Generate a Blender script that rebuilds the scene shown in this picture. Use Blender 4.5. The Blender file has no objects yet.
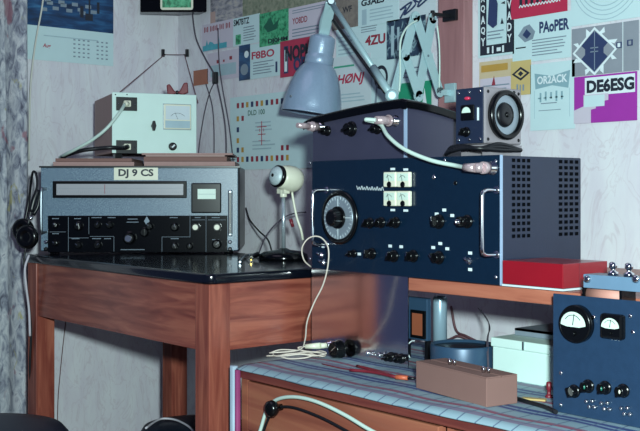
import bpy, math, random
from mathutils import Vector, Matrix
random.seed(7)
# ---------------------------------------------------------------- camera, light, exposure
S = bpy.context.scene
COL = S.collection
H = 0.910                      # camera height above the floor
ANG = math.radians(50.3)         # camera looks into the corner of the room
CA, SA = math.cos(ANG), math.sin(ANG)
FP, HY = 1047.0, 191.0          # focal length in px, horizon row
cam = bpy.data.cameras.new('camera')
cam.sensor_width = 36; cam.lens = FP/640*36; cam.shift_y = -(215.5-HY)/640
cam.clip_start = .02
co = bpy.data.objects.new('camera', cam); COL.objects.link(co)
co.location = (0, 0, H); co.rotation_euler = (math.pi/2, 0, ANG)
S.camera = co
w = bpy.data.worlds.new('world'); S.world = w; w.use_nodes = True
bg = w.node_tree.nodes['Background']
bg.inputs[0].default_value = (0.20, 0.27, 0.60, 1); bg.inputs[1].default_value = .20
fl = bpy.data.lights.new('camera_flash', 'AREA'); fl.shape = 'DISK'; fl.size = .07
fl.energy = 64; fl.color = (.80, 1.0, .98)
fo = bpy.data.objects.new('camera_flash', fl); COL.objects.link(fo)
fo.location = (CA*.07, SA*.07, H+.11)
fo.rotation_euler = (math.radians(90), 0, ANG-math.radians(6))
cl_ = bpy.data.lights.new('overhead_fill', 'AREA'); cl_.shape = 'DISK'; cl_.size = 1.2; cl_.energy = 4.0; cl_.color = (.88, .76, 1.0)  # added soft overhead fill for purplish ambient, not a lamp of the room
clo_ = bpy.data.objects.new('overhead_fill', cl_); COL.objects.link(clo_); clo_.location = (-1.75, .35, 2.35)
S.view_settings.view_transform = 'Standard'; S.view_settings.look = 'None'
S.view_settings.exposure = 0.0; S.view_settings.gamma = 1; S.view_settings.use_curve_mapping = False

# ---------------------------------------------------------------- rays: photo px -> places in the room
def ray(px, py):
    r = (px-320)/FP; s = -(py-HY)/FP
    return Vector((CA*r-SA, SA*r+CA, s))
CAM = Vector((0, 0, H))
def onV(px, py, v): d = ray(px, py); return CAM+d*(v/d.y)
def onU(px, py, u): d = ray(px, py); return CAM+d*(u/d.x)
def onZ(px, py, z): d = ray(px, py); return CAM+d*((z-H)/d.z)
def atD(px, py, Y): return CAM+ray(px, py)*Y
def room(x, Y, z=0): return Vector((CA*x-SA*Y, SA*x+CA*Y, z))
class Fr:                      # a local frame: origin and turn about z
    def __init__(s, o, a): s.o = Vector(o); s.a = a; s.R = Matrix.Rotation(-a, 3, 'Z')
    def loc(s, p): return s.R @ (Vector(p)-s.o)
    def pp(s, px, py, y=0):    # hit with local plane y = const -> local x, z
        c = s.loc(CAM); d = s.R @ ray(px, py); t = (y-c.y)/d.y; q = c+d*t; return q.x, q.z
    def px_(s, px, py, x):     # local plane x = const -> local y, z
        c = s.loc(CAM); d = s.R @ ray(px, py); t = (x-c.x)/d.x; q = c+d*t; return q.y, q.z

# ---------------------------------------------------------------- materials
def lin(h):
    h = h.lstrip('#'); o = []
    for i in (0, 2, 4):
        c = int(h[i:i+2], 16)/255; o.append(c/12.92 if c < .04045 else ((c+.055)/1.055)**2.4)
    return (*o, 1)
MC = {}
def mat(name, hx, rough=.5, metal=0, var=.12, scale=30, bump=0, bscale=200, coat=0, spec=.5):
    if name in MC: return MC[name]
    m = bpy.data.materials.new(name); m.use_nodes = True; nt = m.node_tree; b = nt.nodes['Principled BSDF']
    c = lin(hx)
    tc = nt.nodes.new('ShaderNodeTexCoord')
    n = nt.nodes.new('ShaderNodeTexNoise'); n.inputs['Scale'].default_value = scale; n.inputs['Detail'].default_value = 4
    nt.links.new(tc.outputs['Object'], n.inputs['Vector'])
    mx = nt.nodes.new('ShaderNodeMix'); mx.data_type = 'RGBA'
    mx.inputs[6].default_value = tuple(x*(1-var) for x in c[:3])+(1,); mx.inputs[7].default_value = tuple(min(1, x*(1+var)) for x in c[:3])+(1,)
    nt.links.new(n.outputs['Fac'], mx.inputs[0]); nt.links.new(mx.outputs[2], b.inputs['Base Color'])
    b.inputs['Roughness'].default_value = rough; b.inputs['Metallic'].default_value = metal
    b.inputs['Coat Weight'].default_value = coat; b.inputs['Specular IOR Level'].default_value = spec
    if bump:
        n2 = nt.nodes.new('ShaderNodeTexNoise'); n2.inputs['Scale'].default_value = bscale
        nt.links.new(tc.outputs['Object'], n2.inputs['Vector'])
        bp = nt.nodes.new('ShaderNodeBump'); bp.inputs['Strength'].default_value = bump; bp.inputs['Distance'].default_value = .002
        nt.links.new(n2.outputs['Fac'], bp.inputs['Height']); nt.links.new(bp.outputs[0], b.inputs['Normal'])
    MC[name] = m; return m
def nodes_mat(name):
    m = bpy.data.materials.new(name); m.use_nodes = True; MC[name] = m
    return m, m.node_tree, m.node_tree.nodes['Principled BSDF']
def ramp(nt, fac, stops):
    r = nt.nodes.new('ShaderNodeValToRGB'); e = r.color_ramp.elements
    while len(e) < len(stops): e.new(.5)
    for i, (p, c) in enumerate(stops): e[i].position = p; e[i].color = lin(c) if isinstance(c, str) else c
    nt.links.new(fac, r.inputs[0]); return r.outputs[0]
def mapping(nt, scale, rot=(0, 0, 0), src='Object'):
    tc = nt.nodes.new('ShaderNodeTexCoord'); mp = nt.nodes.new('ShaderNodeMapping')
    mp.inputs['Scale'].default_value = scale; mp.inputs['Rotation'].default_value = rot
    nt.links.new(tc.outputs[src], mp.inputs[0]); return mp.outputs[0]
def mixc(nt, fac, a, b):
    mx = nt.nodes.new('ShaderNodeMix'); mx.data_type = 'RGBA'
    for s, i in ((fac, 0), (a, 6), (b, 7)):
        if isinstance(s, (int, float)): mx.inputs[i].default_value = s
        elif isinstance(s, str): mx.inputs[i].default_value = lin(s)
        else: nt.links.new(s, mx.inputs[i])
    return mx.outputs[2]
def noise(nt, vec, scale, detail=3, dist=0, rough=.5):
    n = nt.nodes.new('ShaderNodeTexNoise'); n.inputs['Scale'].default_value = scale; n.inputs['Detail'].default_value = detail
    n.inputs['Distortion'].default_value = dist; n.inputs['Roughness'].default_value = rough
    nt.links.new(vec, n.inputs['Vector']); return n.outputs['Fac']
def wood(name, a, b, c, axis='x', rough=.35, scale=1.0):
    m, nt, bs = nodes_mat(name)
    sc = {'x': (2.2, 22, 22), 'z': (22, 22, 2.2), 'y': (22, 2.2, 22)}[axis]
    v = mapping(nt, tuple(k*scale for k in sc))
    n = noise(nt, v, 2.6, 5, 1.2)
    wv = nt.nodes.new('ShaderNodeTexWave'); wv.wave_type = 'RINGS'; wv.inputs['Scale'].default_value = .5
    wv.inputs['Distortion'].default_value = 5; wv.inputs['Detail'].default_value = 3; wv.inputs['Detail Scale'].default_value = .6
    nt.links.new(v, wv.inputs['Vector'])
    c1 = ramp(nt, n, [(.3, a), (.5, b), (.7, c)])
    c2 = ramp(nt, wv.outputs['Fac'], [(.1, a), (.6, c)])
    nt.links.new(mixc(nt, .2, c1, c2), bs.inputs['Base Color']); bs.inputs['Roughness'].default_value = rough
    return m
PINE_X = wood('pine_wood_along', '6a322a', '86463a', '9e5c4a', 'x', .22)
PINE_Y = wood('pine_wood_across', '6a322a', '86463a', '9e5c4a', 'y', .22)
PINE_Z = wood('pine_wood_upright', '6a322a', '86463a', '9e5c4a', 'z', .22)
SHELFW = wood('shelf_board_wood', '86493a', '9e5c48', 'ac6a54', 'x', .4)
VENEER = wood('cabinet_veneer', '764034', '8c5040', 'a0664e', 'x', .32, .45)
RAILW = wood('cabinet_rail_wood', '5c2a28', '6e3630', '7c423a', 'x', .35)
POSTW = wood('painted_board', '8c6264', '966a6c', '9e7274', 'z', .6)
FLOORW = wood('floor_boards', '4a3024', '5c3c2c', '6a4836', 'y', .5)
# wallpaper : pale with fine drooping vein lines
m, nt, bs = nodes_mat('marbled_wallpaper')
v = mapping(nt, (9, 9, 3.6)); d = noise(nt, v, 1.3, 4, 1.6)
line = ramp(nt, d, [(.455, (0, 0, 0, 1)), (.475, (1, 1, 1, 1)), (.495, (0, 0, 0, 1)), (.555, (0, 0, 0, 1)), (.57, (.7, .7, .7, 1)), (.585, (0, 0, 0, 1))])
v2 = mapping(nt, (14, 14, 4)); base = ramp(nt, noise(nt, v2, 2, 5), [(.35, 'ccc9d2'), (.65, 'd4d5da')])
sc_ = nt.nodes.new('ShaderNodeMath'); sc_.operation = 'MULTIPLY'; sc_.inputs[1].default_value = .28; nt.links.new(line, sc_.inputs[0])
nt.links.new(mixc(nt, sc_.outputs[0], base, 'a8909c'), bs.inputs['Base Color']); bs.inputs['Roughness'].default_value = .75
WALLP = m
# curtain print
m, nt, bs = nodes_mat('printed_curtain_cloth')
v = mapping(nt, (16, 16, 7)); n1 = noise(nt, v, 3, 6, .8, .6)
c = ramp(nt, n1, [(.32, '4e5060'), (.42, '7e8290'), (.52, 'a6aab2'), (.62, 'c0c2c6'), (.72, '7c7c8c')])
v = mapping(nt, (11, 11, 6)); n2 = noise(nt, v, 2.1, 3, .5)
vv = mapping(nt, (11, 11, 6), (.4, 1, 2)); n3 = noise(nt, vv, 2.4, 3, .5)
c = mixc(nt, ramp(nt, n2, [(.62, (0, 0, 0, 1)), (.68, (.7, .7, .7, 1))]), c, '8a5460')
c = mixc(nt, ramp(nt, n3, [(.66, (0, 0, 0, 1)), (.7, (.7, .7, .7, 1))]), c, 'a09a60')
nt.links.new(c, bs.inputs['Base Color']); bs.inputs['Roughness'].default_value = .85
CURT = m
# checked tablecloth : stripes along x with cross lines
m, nt, bs = nodes_mat('checked_cloth')
tc = nt.nodes.new('ShaderNodeTexCoord'); sep = nt.nodes.new('ShaderNodeSeparateXYZ'); nt.links.new(tc.outputs['Object'], sep.inputs[0])
def fr(out, period, off=0):
    a = nt.nodes.new('ShaderNodeMath'); a.operation = 'MULTIPLY_ADD'; a.inputs[1].default_value = 1/period; a.inputs[2].default_value = off; nt.links.new(out, a.inputs[0])
    f = nt.nodes.new('ShaderNodeMath'); f.operation = 'FRACT'; nt.links.new(a.outputs[0], f.inputs[0]); return f.outputs[0]
def step(f, a, b):
    W1, K = (1, 1, 1, 1), (0, 0, 0, 1); return ramp(nt, f, [(max(0, a-.01), K), (a, W1), (b, W1), (min(1, b+.01), K)])
zy = nt.nodes.new('ShaderNodeMath'); zy.operation = 'ADD'; nt.links.new(sep.outputs[1], zy.inputs[0]); nt.links.new(sep.outputs[2], zy.inputs[1])
fy = fr(sep.outputs[1], .115, .43); fx = fr(sep.outputs[0], .034); fy2 = fr(sep.outputs[1], .0287)
c = mixc(nt, step(fy, .08, .30), '849ca8', '38467a'); c = mixc(nt, step(fy, .16, .2), c, '7c94a8')
c = mixc(nt, step(fy, .48, .62), c, '7c7088'); c = mixc(nt, step(fy, .72, .82), c, '8c4c62')
c = mixc(nt, step(fx, .4, .47), c, '56667e'); c = mixc(nt, step(fy2, .45, .5), c, '6c8090')
nt.links.new(c, bs.inputs['Base Color']); bs.inputs['Roughness'].default_value = .6
CLOTH = m
m, nt, bs = nodes_mat('striped_cloth_side')
tc = nt.nodes.new('ShaderNodeTexCoord'); sep = nt.nodes.new('ShaderNodeSeparateXYZ'); nt.links.new(tc.outputs['Object'], sep.inputs[0])
fy = fr(sep.outputs[1], .115, .43); fz = fr(sep.outputs[2], .10, .2)
c = mixc(nt, step(fy, .3, .75), 'a9bccb', '7a3c84'); c = mixc(nt, step(fz, .1, .4), c, '5c64a0'); c = mixc(nt, step(fz, .6, .64), c, '4a3a64')
nt.links.new(c, bs.inputs['Base Color']); bs.inputs['Roughness'].default_value = .6
CLOTHS = m
# dark sea photograph on the calendar and mottled posters
def mottled(name, stops, sc=(6, 6, 6), rough=.5, dist=.5):
    m, nt, bs = nodes_mat(name); v = mapping(nt, sc); n = noise(nt, v, 4, 5, dist)
    nt.links.new(ramp(nt, n, stops), bs.inputs['Base Color']); bs.inputs['Roughness'].default_value = rough; return m
SEA = mottled('harbour_photo', [(.3, '0a2340'), (.5, '143c66'), (.68, '2a5f8c'), (.8, '3c7aa0')], (3, 3, 14), .35)
OLIVE = mottled('olive_map_print', [(.35, '666c5c'), (.5, '7c8270'), (.65, '8e8c7c')], (18, 18, 18))
GREYPIC = mottled('grey_photo_print', [(.35, '6c6c74'), (.5, '98949c'), (.65, 'b0a8a4')], (10, 10, 22))
NAVYPIC = mottled('navy_photo_print', [(.35, '1c2a40'), (.52, '2e4258'), (.6, '8aa8b0'), (.7, '33485c')], (12, 12, 12))
GREENPIC = mottled('green_card_print', [(.38, '1f6a48'), (.5, '3f9a70'), (.65, '58b084')], (22, 22, 22))
BROWNC = mottled('brown_card_print', [(.35, '6c6460'), (.65, '847a72')], (14, 14, 14))
# light hammered metal with brushed alternatives
ALU = mat('brushed_aluminium', 'dcdadc', .13, 1, .06, 60, .03, 300)
CHROME = mat('chrome', 'd8dade', .14, 1, .03)
STEEL = mat('dull_steel', '9aa4ac', .35, 1, .1)
LAMPGREY = mat('hammered_lamp_enamel', '8498b0', .32, .15, .08, 160, .25, 420, .4)
LAMPBAR = mat('lamp_arm_enamel', '9fbcc2', .4, .2, .06)
NAVY = mat('navy_panel_paint', '0a1d30', .22, 0, .12, 60, .08, 500, .1)
NAVYSIDE = mat('grey_blue_case_paint', '1d263c', .4, 0, .12, 40, .1, 500)
PSUBLUE = mat('blue_hammertone', '213650', .3, .05, .18, 80, .1, 500)
AUBERGINE = mat('plum_grey_case_paint', '353549', .4, 0, .1, 20)
BLACK = mat('black_plastic', '08090c', .22, 0, .2, spec=.35)
BLACKGLOSS = mat('black_gloss_top', '080c16', .16, 0, .2, 8, 0, 200, .3)
BLACKP = mat('black_scale_plate', '050609', .15, 0, .3, spec=.3)
DKRUB = mat('dark_rubber', '0c0e14', .35)
HAMMER = mottled('grey_blue_hammertone', [(.35, '3e5068'), (.5, '5a7084'), (.65, '869ca8')], (125, 125, 125), .35)
WHITEP = mat('pale_green_white_paint', 'c4dcd6', .5, 0, .04)
CREAM = mat('cream_plastic', 'd8d8c4', .35, 0, .04, 30, 0, 200, .3)
PAPER = mat('white_card', 'c0ccd2', .6, 0, .04)
PAPERT = mat('pale_cyan_card', 'bcd4d8', .6, 0, .04)
PAPERP = mat('pale_pink_card', 'c0b8c6', .6, 0, .04)
PAPERB = mat('beige_card', 'c2b090', .6, 0, .08)
YEL = mat('yellow_card', 'c0aa70', .6, 0, .1)
PRED = mat('print_red', 'a8304c', .6); PREDD = mat('print_dark_red', '8c2c3c', .6)
PBLK = mat('print_black', '1c2230', .6); PBLU = mat('print_navy', '28365c', .6); PTEAL = mat('print_teal', '4aa0b0', .6, 0, .25, 60)
PGRY = mat('print_grey', '7a8896', .6); PMAG = mat('print_magenta', '9a2f8e', .6); PGRN = mat('print_green', '3f9a80', .6)
PGRND = mat('print_dark_green', '1c5a48', .6); PWHT = mat('print_white', 'd0dce0', .6); GREYC = mat('grey_card', '848a94', .6)
PBAND = mat('print_grey_teal', '7fa0aa', .6, 0, .1); PFAINT = mat('print_faint', '9cb4be', .6); PGOLD = mat('print_gold', 'b08a40', .6)
RED = mat('red_box_card', '86101e', .35, 0, .1, 20, 0, 200, .2); REDD = mat('dark_red_plastic', '6c1c28', .4)
ORANGE = mat('orange_plastic', 'b85a3c', .5); ORCARD = mat('orange_paper', '9c6450', .7)
BROWNCB = mat('brown_cardboard', '7a5a54', .8, 0, .05); PINKB = mat('pinkish_paper_stack', '9c7c78', .7, 0, .12, 90)
SIDEB = mat('brown_case_side', 'b0948e', .7, 0, .05); PINKCU = mat('paper_wrapped_coil', 'b07c70', .6)
WIREW = mat('white_cable', 'b8ccc4', .45); WIREB = mat('black_cable', '0e1016', .45); WIREG = mat('grey_thin_wire', '4a4450', .6)
WIREBR = mat('brown_thread', '5c3a40', .6); CORDP = mat('pale_cord', 'b8b4bc', .7)
GLOW = mat('pale_meter_face', 'c4d8cc', .4); STOOLC = mat('dark_blue_vinyl', '101c2c', .45, 0, .15, 12)
SCALE = mat('grey_dial_disc', '8c98a4', .35, .4, .05); TIN = mat('blue_grey_tin', '304a64', .4, .2, .08)
BEIGEW = mat('beige_scale_window', '9a9aa0', .3, 0, .05); GREENLED = mat('green_lens', '1f6a58', .2)
BRASS = mat('brass', 'c8a860', .3, 1); YELLOWR = mat('yellow_wood_rule', 'b49a60', .6)

# ---------------------------------------------------------------- mesh builder
class MB:
    def __init__(s): s.v = []; s.f = []; s.sm = []; s.mi = []; s.k = 0; s.M = None
    def add(s, vs, fs, smooth=False):
        b = len(s.v)
        for p in vs:
            p = Vector(p); s.v.append(s.M @ p if s.M else p)
        for f in fs: s.f.append([b+i for i in f]); s.sm.append(smooth); s.mi.append(s.k)
        return s
    def box(s, x0, x1, y0, y1, z0, z1):
        return s.add([(x0, y0, z0), (x1, y0, z0), (x1, y1, z0), (x0, y1, z0), (x0, y0, z1), (x1, y0, z1), (x1, y1, z1), (x0, y1, z1)],
                     [(0, 3, 2, 1), (4, 5, 6, 7), (0, 1, 5, 4), (1, 2, 6, 5), (2, 3, 7, 6), (3, 0, 4, 7)])
    def prism(s, poly, a, b, plane='xz', smooth=False):   # polygon extruded along the third axis from a to b
        n = len(poly)
        def P(p, d): return {'xz': (p[0], d, p[1]), 'xy': (p[0], p[1], d), 'yz': (d, p[0], p[1])}[plane]
        vs = [P(p, a) for p in poly]+[P(p, b) for p in poly]
        s.add(vs, [list(range(n))[::-1], list(range(n, 2*n))])
        b0 = len(s.v)-2*n
        for i in range(n):
            j = (i+1) % n; s.f.append([b0+i, b0+j, b0+n+j, b0+n+i]); s.sm.append(smooth); s.mi.append(s.k)
        return s
    def rings(s, rings, cap0=True, cap1=True, smooth=True):
        n = len(rings[0]); b = len(s.v); vs = [p for r in rings for p in r]; s.add(vs, [])
        for i in range(len(rings)-1):
            for j in range(n):
                k = (j+1) % n; s.f.append([b+i*n+j, b+i*n+k, b+(i+1)*n+k, b+(i+1)*n+j]); s.sm.append(smooth); s.mi.append(s.k)
        if cap0: s.f.append([b+j for j in range(n)][::-1]); s.sm.append(False); s.mi.append(s.k)
        if cap1: s.f.append([b+(len(rings)-1)*n+j for j in range(n)]); s.sm.append(False); s.mi.append(s.k)
        return s
    def lathe(s, prof, o=(0, 0, 0), ax=(0, 0, 1), n=32, cap0=True, cap1=True):   # prof : (radius, distance along axis)
        o = Vector(o); ax = Vector(ax).normalized(); e = ax.orthogonal().normalized(); f = ax.cross(e)
        rs = [[o+ax*h+(e*math.cos(2*math.pi*i/n)+f*math.sin(2*math.pi*i/n))*max(r, 1e-5) for i in range(n)] for r, h in prof]
        return s.rings(rs, cap0, cap1)
    def cyl(s, p0, p1, r, r1=None, n=20):
        p0 = Vector(p0); p1 = Vector(p1); r1 = r if r1 is None else r1
        return s.lathe([(r, 0), (r1, (p1-p0).length)], p0, p1-p0, n)
    def ball(s, c, r, n=16, sc=(1, 1, 1)):
        c = Vector(c); rs = []
        for i in range(1, n):
            a = math.pi*i/n; rs.append([c+Vector((r*sc[0]*math.sin(a)*math.cos(2*math.pi*j/n), r*sc[1]*math.sin(a)*math.sin(2*math.pi*j/n), -r*sc[2]*math.cos(a))) for j in range(n)])
        return s.rings(rs)
    def tube(s, pts, r, n=8, sub=6):
        P = [Vector(p) for p in pts]
        if sub > 1 and len(P) > 2:
            Q = []
            for i in range(len(P)-1):
                a = P[i-1] if i else P[0]*2-P[1]; b, c = P[i], P[i+1]; d = P[i+2] if i+2 < len(P) else P[-1]*2-P[-2]
                for k in range(sub):
                    t = k/sub; Q.append(.5*((2*b)+(c-a)*t+(2*a-5*b+4*c-d)*t*t+(3*b-a-3*c+d)*t**3))
            Q.append(P[-1]); P = Q
        T = [(P[min(i+1, len(P)-1)]-P[max(i-1, 0)]).normalized() for i in range(len(P))]
        e = T[0].orthogonal().normalized(); rs = []
        for p, t in zip(P, T):
            e = (e-t*e.dot(t)).normalized(); f = t.cross(e)
            rs.append([p+(e*math.cos(2*math.pi*j/n)+f*math.sin(2*math.pi*j/n))*r for j in range(n)])
        return s.rings(rs)
    def bar(s, a, b, wd, th, up=(0, 0, 1)):              # flat bar from a to b
        a = Vector(a); b = Vector(b); t = (b-a).normalized(); u = Vector(up); u = (u-t*u.dot(t)).normalized(); q = t.cross(u)
        R = lambda p: [p+u*wd/2+q*th/2, p+u*wd/2-q*th/2, p-u*wd/2-q*th/2, p-u*wd/2+q*th/2]
        return s.rings([R(a), R(b)], smooth=False)
    def build(s, name, mats, parent=None, loc=None, rz=0, bevel=0, seg=2):
        me = bpy.data.meshes.new(name); me.from_pydata([tuple(p) for p in s.v], [], s.f)
        ms = mats if isinstance(mats, (list, tuple)) else [mats]
        for q in ms: me.materials.append(q)
        me.polygons.foreach_set('use_smooth', s.sm); me.polygons.foreach_set('material_index', s.mi); me.update()
        import bmesh
        bm = bmesh.new(); bm.from_mesh(me); bmesh.ops.recalc_face_normals(bm, faces=bm.faces); bm.to_mesh(me); bm.free()
        o = bpy.data.objects.new(name, me); COL.objects.link(o)
        if parent: o.parent = parent
        if loc is not None: o.location = loc
        o.rotation_euler.z = rz
        if bevel:
            b = o.modifiers.new('bevel', 'BEVEL'); b.width = bevel; b.segments = seg; b.limit_method = 'ANGLE'; b.angle_limit = math.radians(50)
        return o
def tag(o, label, cat, group=None):
    o['label'] = label; o['category'] = cat
    if group: o['group'] = group
    return o
def struct(o): o['kind'] = 'structure'; return o
def thing(name, label, cat, loc, rz=0, group=None):
    o = bpy.data.objects.new(name, None); COL.objects.link(o); o.location = loc; o.rotation_euler.z = rz; o.empty_display_size = .05
    return tag(o, label, cat, group)
def text_mesh(txt, x0, x1, z0, z1, y, shear=0, bold=.02, th=.0004):
    cu = bpy.data.curves.new('t', 'FONT'); cu.body = txt; cu.size = 1; cu.offset = bold; cu.resolution_u = 3; cu.shear = shear
    ob = bpy.data.objects.new('t', cu); COL.objects.link(ob)
    dg = bpy.context.evaluated_depsgraph_get(); me = bpy.data.meshes.new_from_object(ob.evaluated_get(dg))
    xs = [p.co.x for p in me.vertices]; ys = [p.co.y for p in me.vertices]
    a, b, c, d = min(xs), max(xs), min(ys), max(ys)
    vs = [(x0+(p.co.x-a)/(b-a)*(x1-x0), y, z0+(p.co.y-c)/(d-c)*(z1-z0)) for p in me.vertices]
    fs = [list(p.vertices) for p in me.polygons]
    bpy.data.objects.remove(ob); bpy.data.curves.remove(cu); bpy.data.meshes.remove(me)
    return vs, fs
def text(name, txt, x0, x1, z0, z1, y, m, parent, shear=0, bold=.02):
    vs, fs = text_mesh(txt, x0, x1, z0, z1, y, shear, bold)
    b = MB(); b.add(vs, fs); me = b
    o_ = bpy.data.meshes.new(name); o_.from_pydata([tuple(p) for p in me.v], [], me.f); o_.materials.append(m)
    o = bpy.data.objects.new(name, o_); COL.objects.link(o); o.parent = parent
    return o
def knob(P, x, z, r=.012, d=.018, m=None, y=0, ang=30, pointer=True, name='knob', skirt=True):
    b = MB(); pr = [(r*1.25, 0), (r*1.25, .003), (r, .004), (r*.92, d), (r*.8, d+.001)] if skirt else [(r, 0), (r*.92, d)]
    b.lathe(pr, (x, y-.0003, z), (0, -1, 0), 24)
    a = math.radians(ang); dx, dz = math.sin(a), math.cos(a)
    b.bar((x-dx*r*.8, y-d-.003, z-dz*r*.8), (x+dx*r*.9, y-d-.003, z+dz*r*.9), r*.45, .007, (dz, 0, -dx))
    k = b.build(name, m or BLACK, P, bevel=.0006)
    if pointer:
        q = MB(); q.bar((x+dx*r*.1, y-d-.0068, z+dz*r*.1), (x+dx*r*.9, y-d-.0068, z+dz*r*.9), r*.14, .0006, (dz, 0, -dx)); q.build('pointer', CHROME, k)
    return k
def labels(P, F, pts, wd=.008, ht=.005, m=PWHT):
    for px, py in pts:
        x, z = F.pp(px, py, 0); MB().box(x-wd/2, x+wd/2, -.0012, -.0002, z-ht/2, z+ht/2).build('name_plate', m, P)
def screw(P, x, z, y=0, r=.0035, m=CHROME, name='screw'):
    MB().lathe([(r, 0), (r*.9, .0012), (r*.4, .002)], (x, y, z), (0, -1, 0), 12).build(name, m, P)
def jack(P, x, z, y=0, r=.006, ln=.012, m=STEEL, name='socket'):
    MB().lathe([(r*1.3, 0), (r*1.3, .002), (r, .0025), (r, ln), (r*.6, ln), (r*.6, ln*.4)], (x, y, z), (0, -1, 0), 18).build(name, m, P)

def rrect(x0, x1, y0, y1, r, n=6):
    o = []
    for cx, cy, a0 in ((x1-r, y0+r, -90), (x1-r, y1-r, 0), (x0+r, y1-r, 90), (x0+r, y0+r, 180)):
        for i in range(n+1): a = math.radians(a0+90*i/n); o.append((cx+r*math.cos(a), cy+r*math.sin(a)))
    return o
rrect_ = rrect
# ---------------------------------------------------------------- the room
UL, VW = -2.883, 1.80
b = MB(); b.box(UL-.1, 1.2, VW, VW+.1, 0, 2.5); struct(b.build('wall_back', WALLP))
b = MB(); b.box(UL-.1, UL, .55, VW, 0, 2.5); struct(b.build('wall_left', WALLP))
b = MB(); b.box(UL-.1, 1.2, -1.0, VW+.1, -.05, 0); struct(b.build('floor', FLOORW))
p0 = onV(438, 100, VW-.03); p1 = onV(464, 50, VW-.03)
b = MB(); b.box(p0.x, p1.x, VW-.03, VW, .95, 2.5); struct(b.build('trim_1', POSTW, bevel=.002))

# ---------------------------------------------------------------- writing table
TU, TV, TZ, TL, TD = -1.689, 1.1245, H-.160, .825, .444
t = thing('writing_table', 'reddish pine table with a glossy black top carrying the grey receiver', 'table', (TU, TV, 0))
def rrect(x0, x1, y0, y1, r, n=6):
    o = []
    for cx, cy, a0 in ((x1-r, y0+r, -90), (x1-r, y1-r, 0), (x0+r, y1-r, 90), (x0+r, y0+r, 180)):
        for i in range(n+1): a = math.radians(a0+90*i/n); o.append((cx+r*math.cos(a), cy+r*math.sin(a)))
    return o
MB().prism(rrect(-TL-.008, .008, -.008, TD+.008, .022), TZ-.0205, TZ, 'xy', True).build('table_top', BLACKGLOSS, t, bevel=.005, seg=3)
AB, AT, LW = H-.312, TZ-.0205, .05
MB().box(-TL+LW, -LW, .004, .024, AB, AT).build('apron', PINE_X, t, bevel=.001)
MB().box(-TL+LW, -LW, TD-.024, TD-.004, AB, AT).build('apron', PINE_X, t, bevel=.001)
MB().box(-.024, -.004, LW, TD-LW, AB, AT).build('apron', PINE_Y, t, bevel=.001)
MB().box(-TL+.004, -TL+.024, LW, TD-LW, AB, AT).build('apron', PINE_Y, t, bevel=.001)
for x in (-TL, -LW):
    for y in (0, TD-LW): MB().box(x, x+LW, y, y+LW, 0, AT).build('leg', PINE_Z, t, bevel=.002)

# ---------------------------------------------------------------- low drawer cabinet and its cloth
CU, CV, CZ = -1.607, 1.143, H-.326-.004
c = thing('drawer_cabinet', 'low reddish wooden cabinet with drawers under the checked cloth', 'cabinet', (CU, CV, 0))
CW, CD = 1.05, .49
MB().box(-.0, CW, -.006, CD, CZ-.02, CZ).build('top_board', RAILW, c, bevel=.002)
b = MB(); b.box(0, .018, .0, CD, 0, CZ-.02); b.box(CW-.018, CW, 0, CD, 0, CZ-.02); b.box(.018, CW-.018, CD-.012, CD, 0, CZ-.02); b.box(.018, CW-.018, .02, CD-.012, .05, .07)
b.box(CW/2-.009, CW/2+.009, .012, CD-.012, .07, CZ-.02)
b.build('carcass', VENEER, c)
for k in range(5):
    for j in range(2):
        z1 = CZ-.024-k*.096; x0 = .022+j*(CW/2-.008); x1 = x0+CW/2-.036
        dr = MB().box(x0, x1, -.002, .016, z1-.091, z1).build('drawer', VENEER, c, bevel=.002)
        for fx in (.17, .83):
            if j == 0 and fx < .5 and k == 0:
                kx, kz = .125, onV(272, 408, CV-.02).z
            else: kx, kz = x0+(x1-x0)*fx, z1-.045
            MB().lathe([(.006, 0), (.006, .012), (.012, .014), (.015, .02), (.014, .028), (.008, .031)], (kx, -.002, kz), (0, -1, 0), 24).build('drawer_knob', BLACK, dr)
# cloth
cl = MB(); nx, ny = 96, 30
def cz(x, y): return CZ+.001+.0012*(1+math.sin(x*37+y*11)*math.sin(y*29))
def grid(f, nx, ny, th):
    vs = []; fs = []
    for s_ in (0, th):
        for j in range(ny+1):
            for i in range(nx+1): vs.append(f(i/nx, j/ny, s_))
    N = (nx+1)*(ny+1); I = lambda i, j: j*(nx+1)+i
    for j in range(ny):
        for i in range(nx):
            q = [I(i, j), I(i+1, j), I(i+1, j+1), I(i, j+1)]; fs.append(q[::-1]); fs.append([N+k for k in q])
    E = [(I(i, 0), I(i+1, 0)) for i in range(nx)]+[(I(nx, j), I(nx, j+1)) for j in range(ny)]+[(I(i+1, ny), I(i, ny)) for i in range(nx)]+[(I(0, j+1), I(0, j)) for j in range(ny)]
    for a, b_ in E: fs.append([a, b_, N+b_, N+a])
    return vs, fs
def f(s_, t_, h): 
    x = s_*CW; y = -.013+.002*math.sin(x*23)+t_*(CD+.0)
    z = cz(x, y)+h-(.006*(1-t_*30) if t_ < 1/30 else 0)
    return (x, y, z)
vs, fs = grid(f, nx, ny, .0018); cl.add(vs, fs, True)
clo = cl.build('tablecloth', CLOTH, None, (CU, CV, 0)); tag(clo, 'checked blue and white cloth spread over the low wooden cabinet', 'tablecloth')
def f(s_, t_, h): 
    y = .01+t_*(CD-.03); return (-.004-h-.003*abs(math.sin(y*40))*s_, y+.004*s_, CZ+.002-s_*.30)
b = MB(); vs, fs = grid(f, 14, 40, .002); b.add(vs, fs, True); b.build('hanging_edge', CLOTHS, clo)
b = MB(); b.prism(rrect_(-.016, -.001, -.018, -.006, .005), CZ-.30, CZ+.002, 'xy', True); b.build('hanging_fold', mat('pale_blue_cloth', 'a4b6c6', .7, 0, .15, 25), clo)
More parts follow.
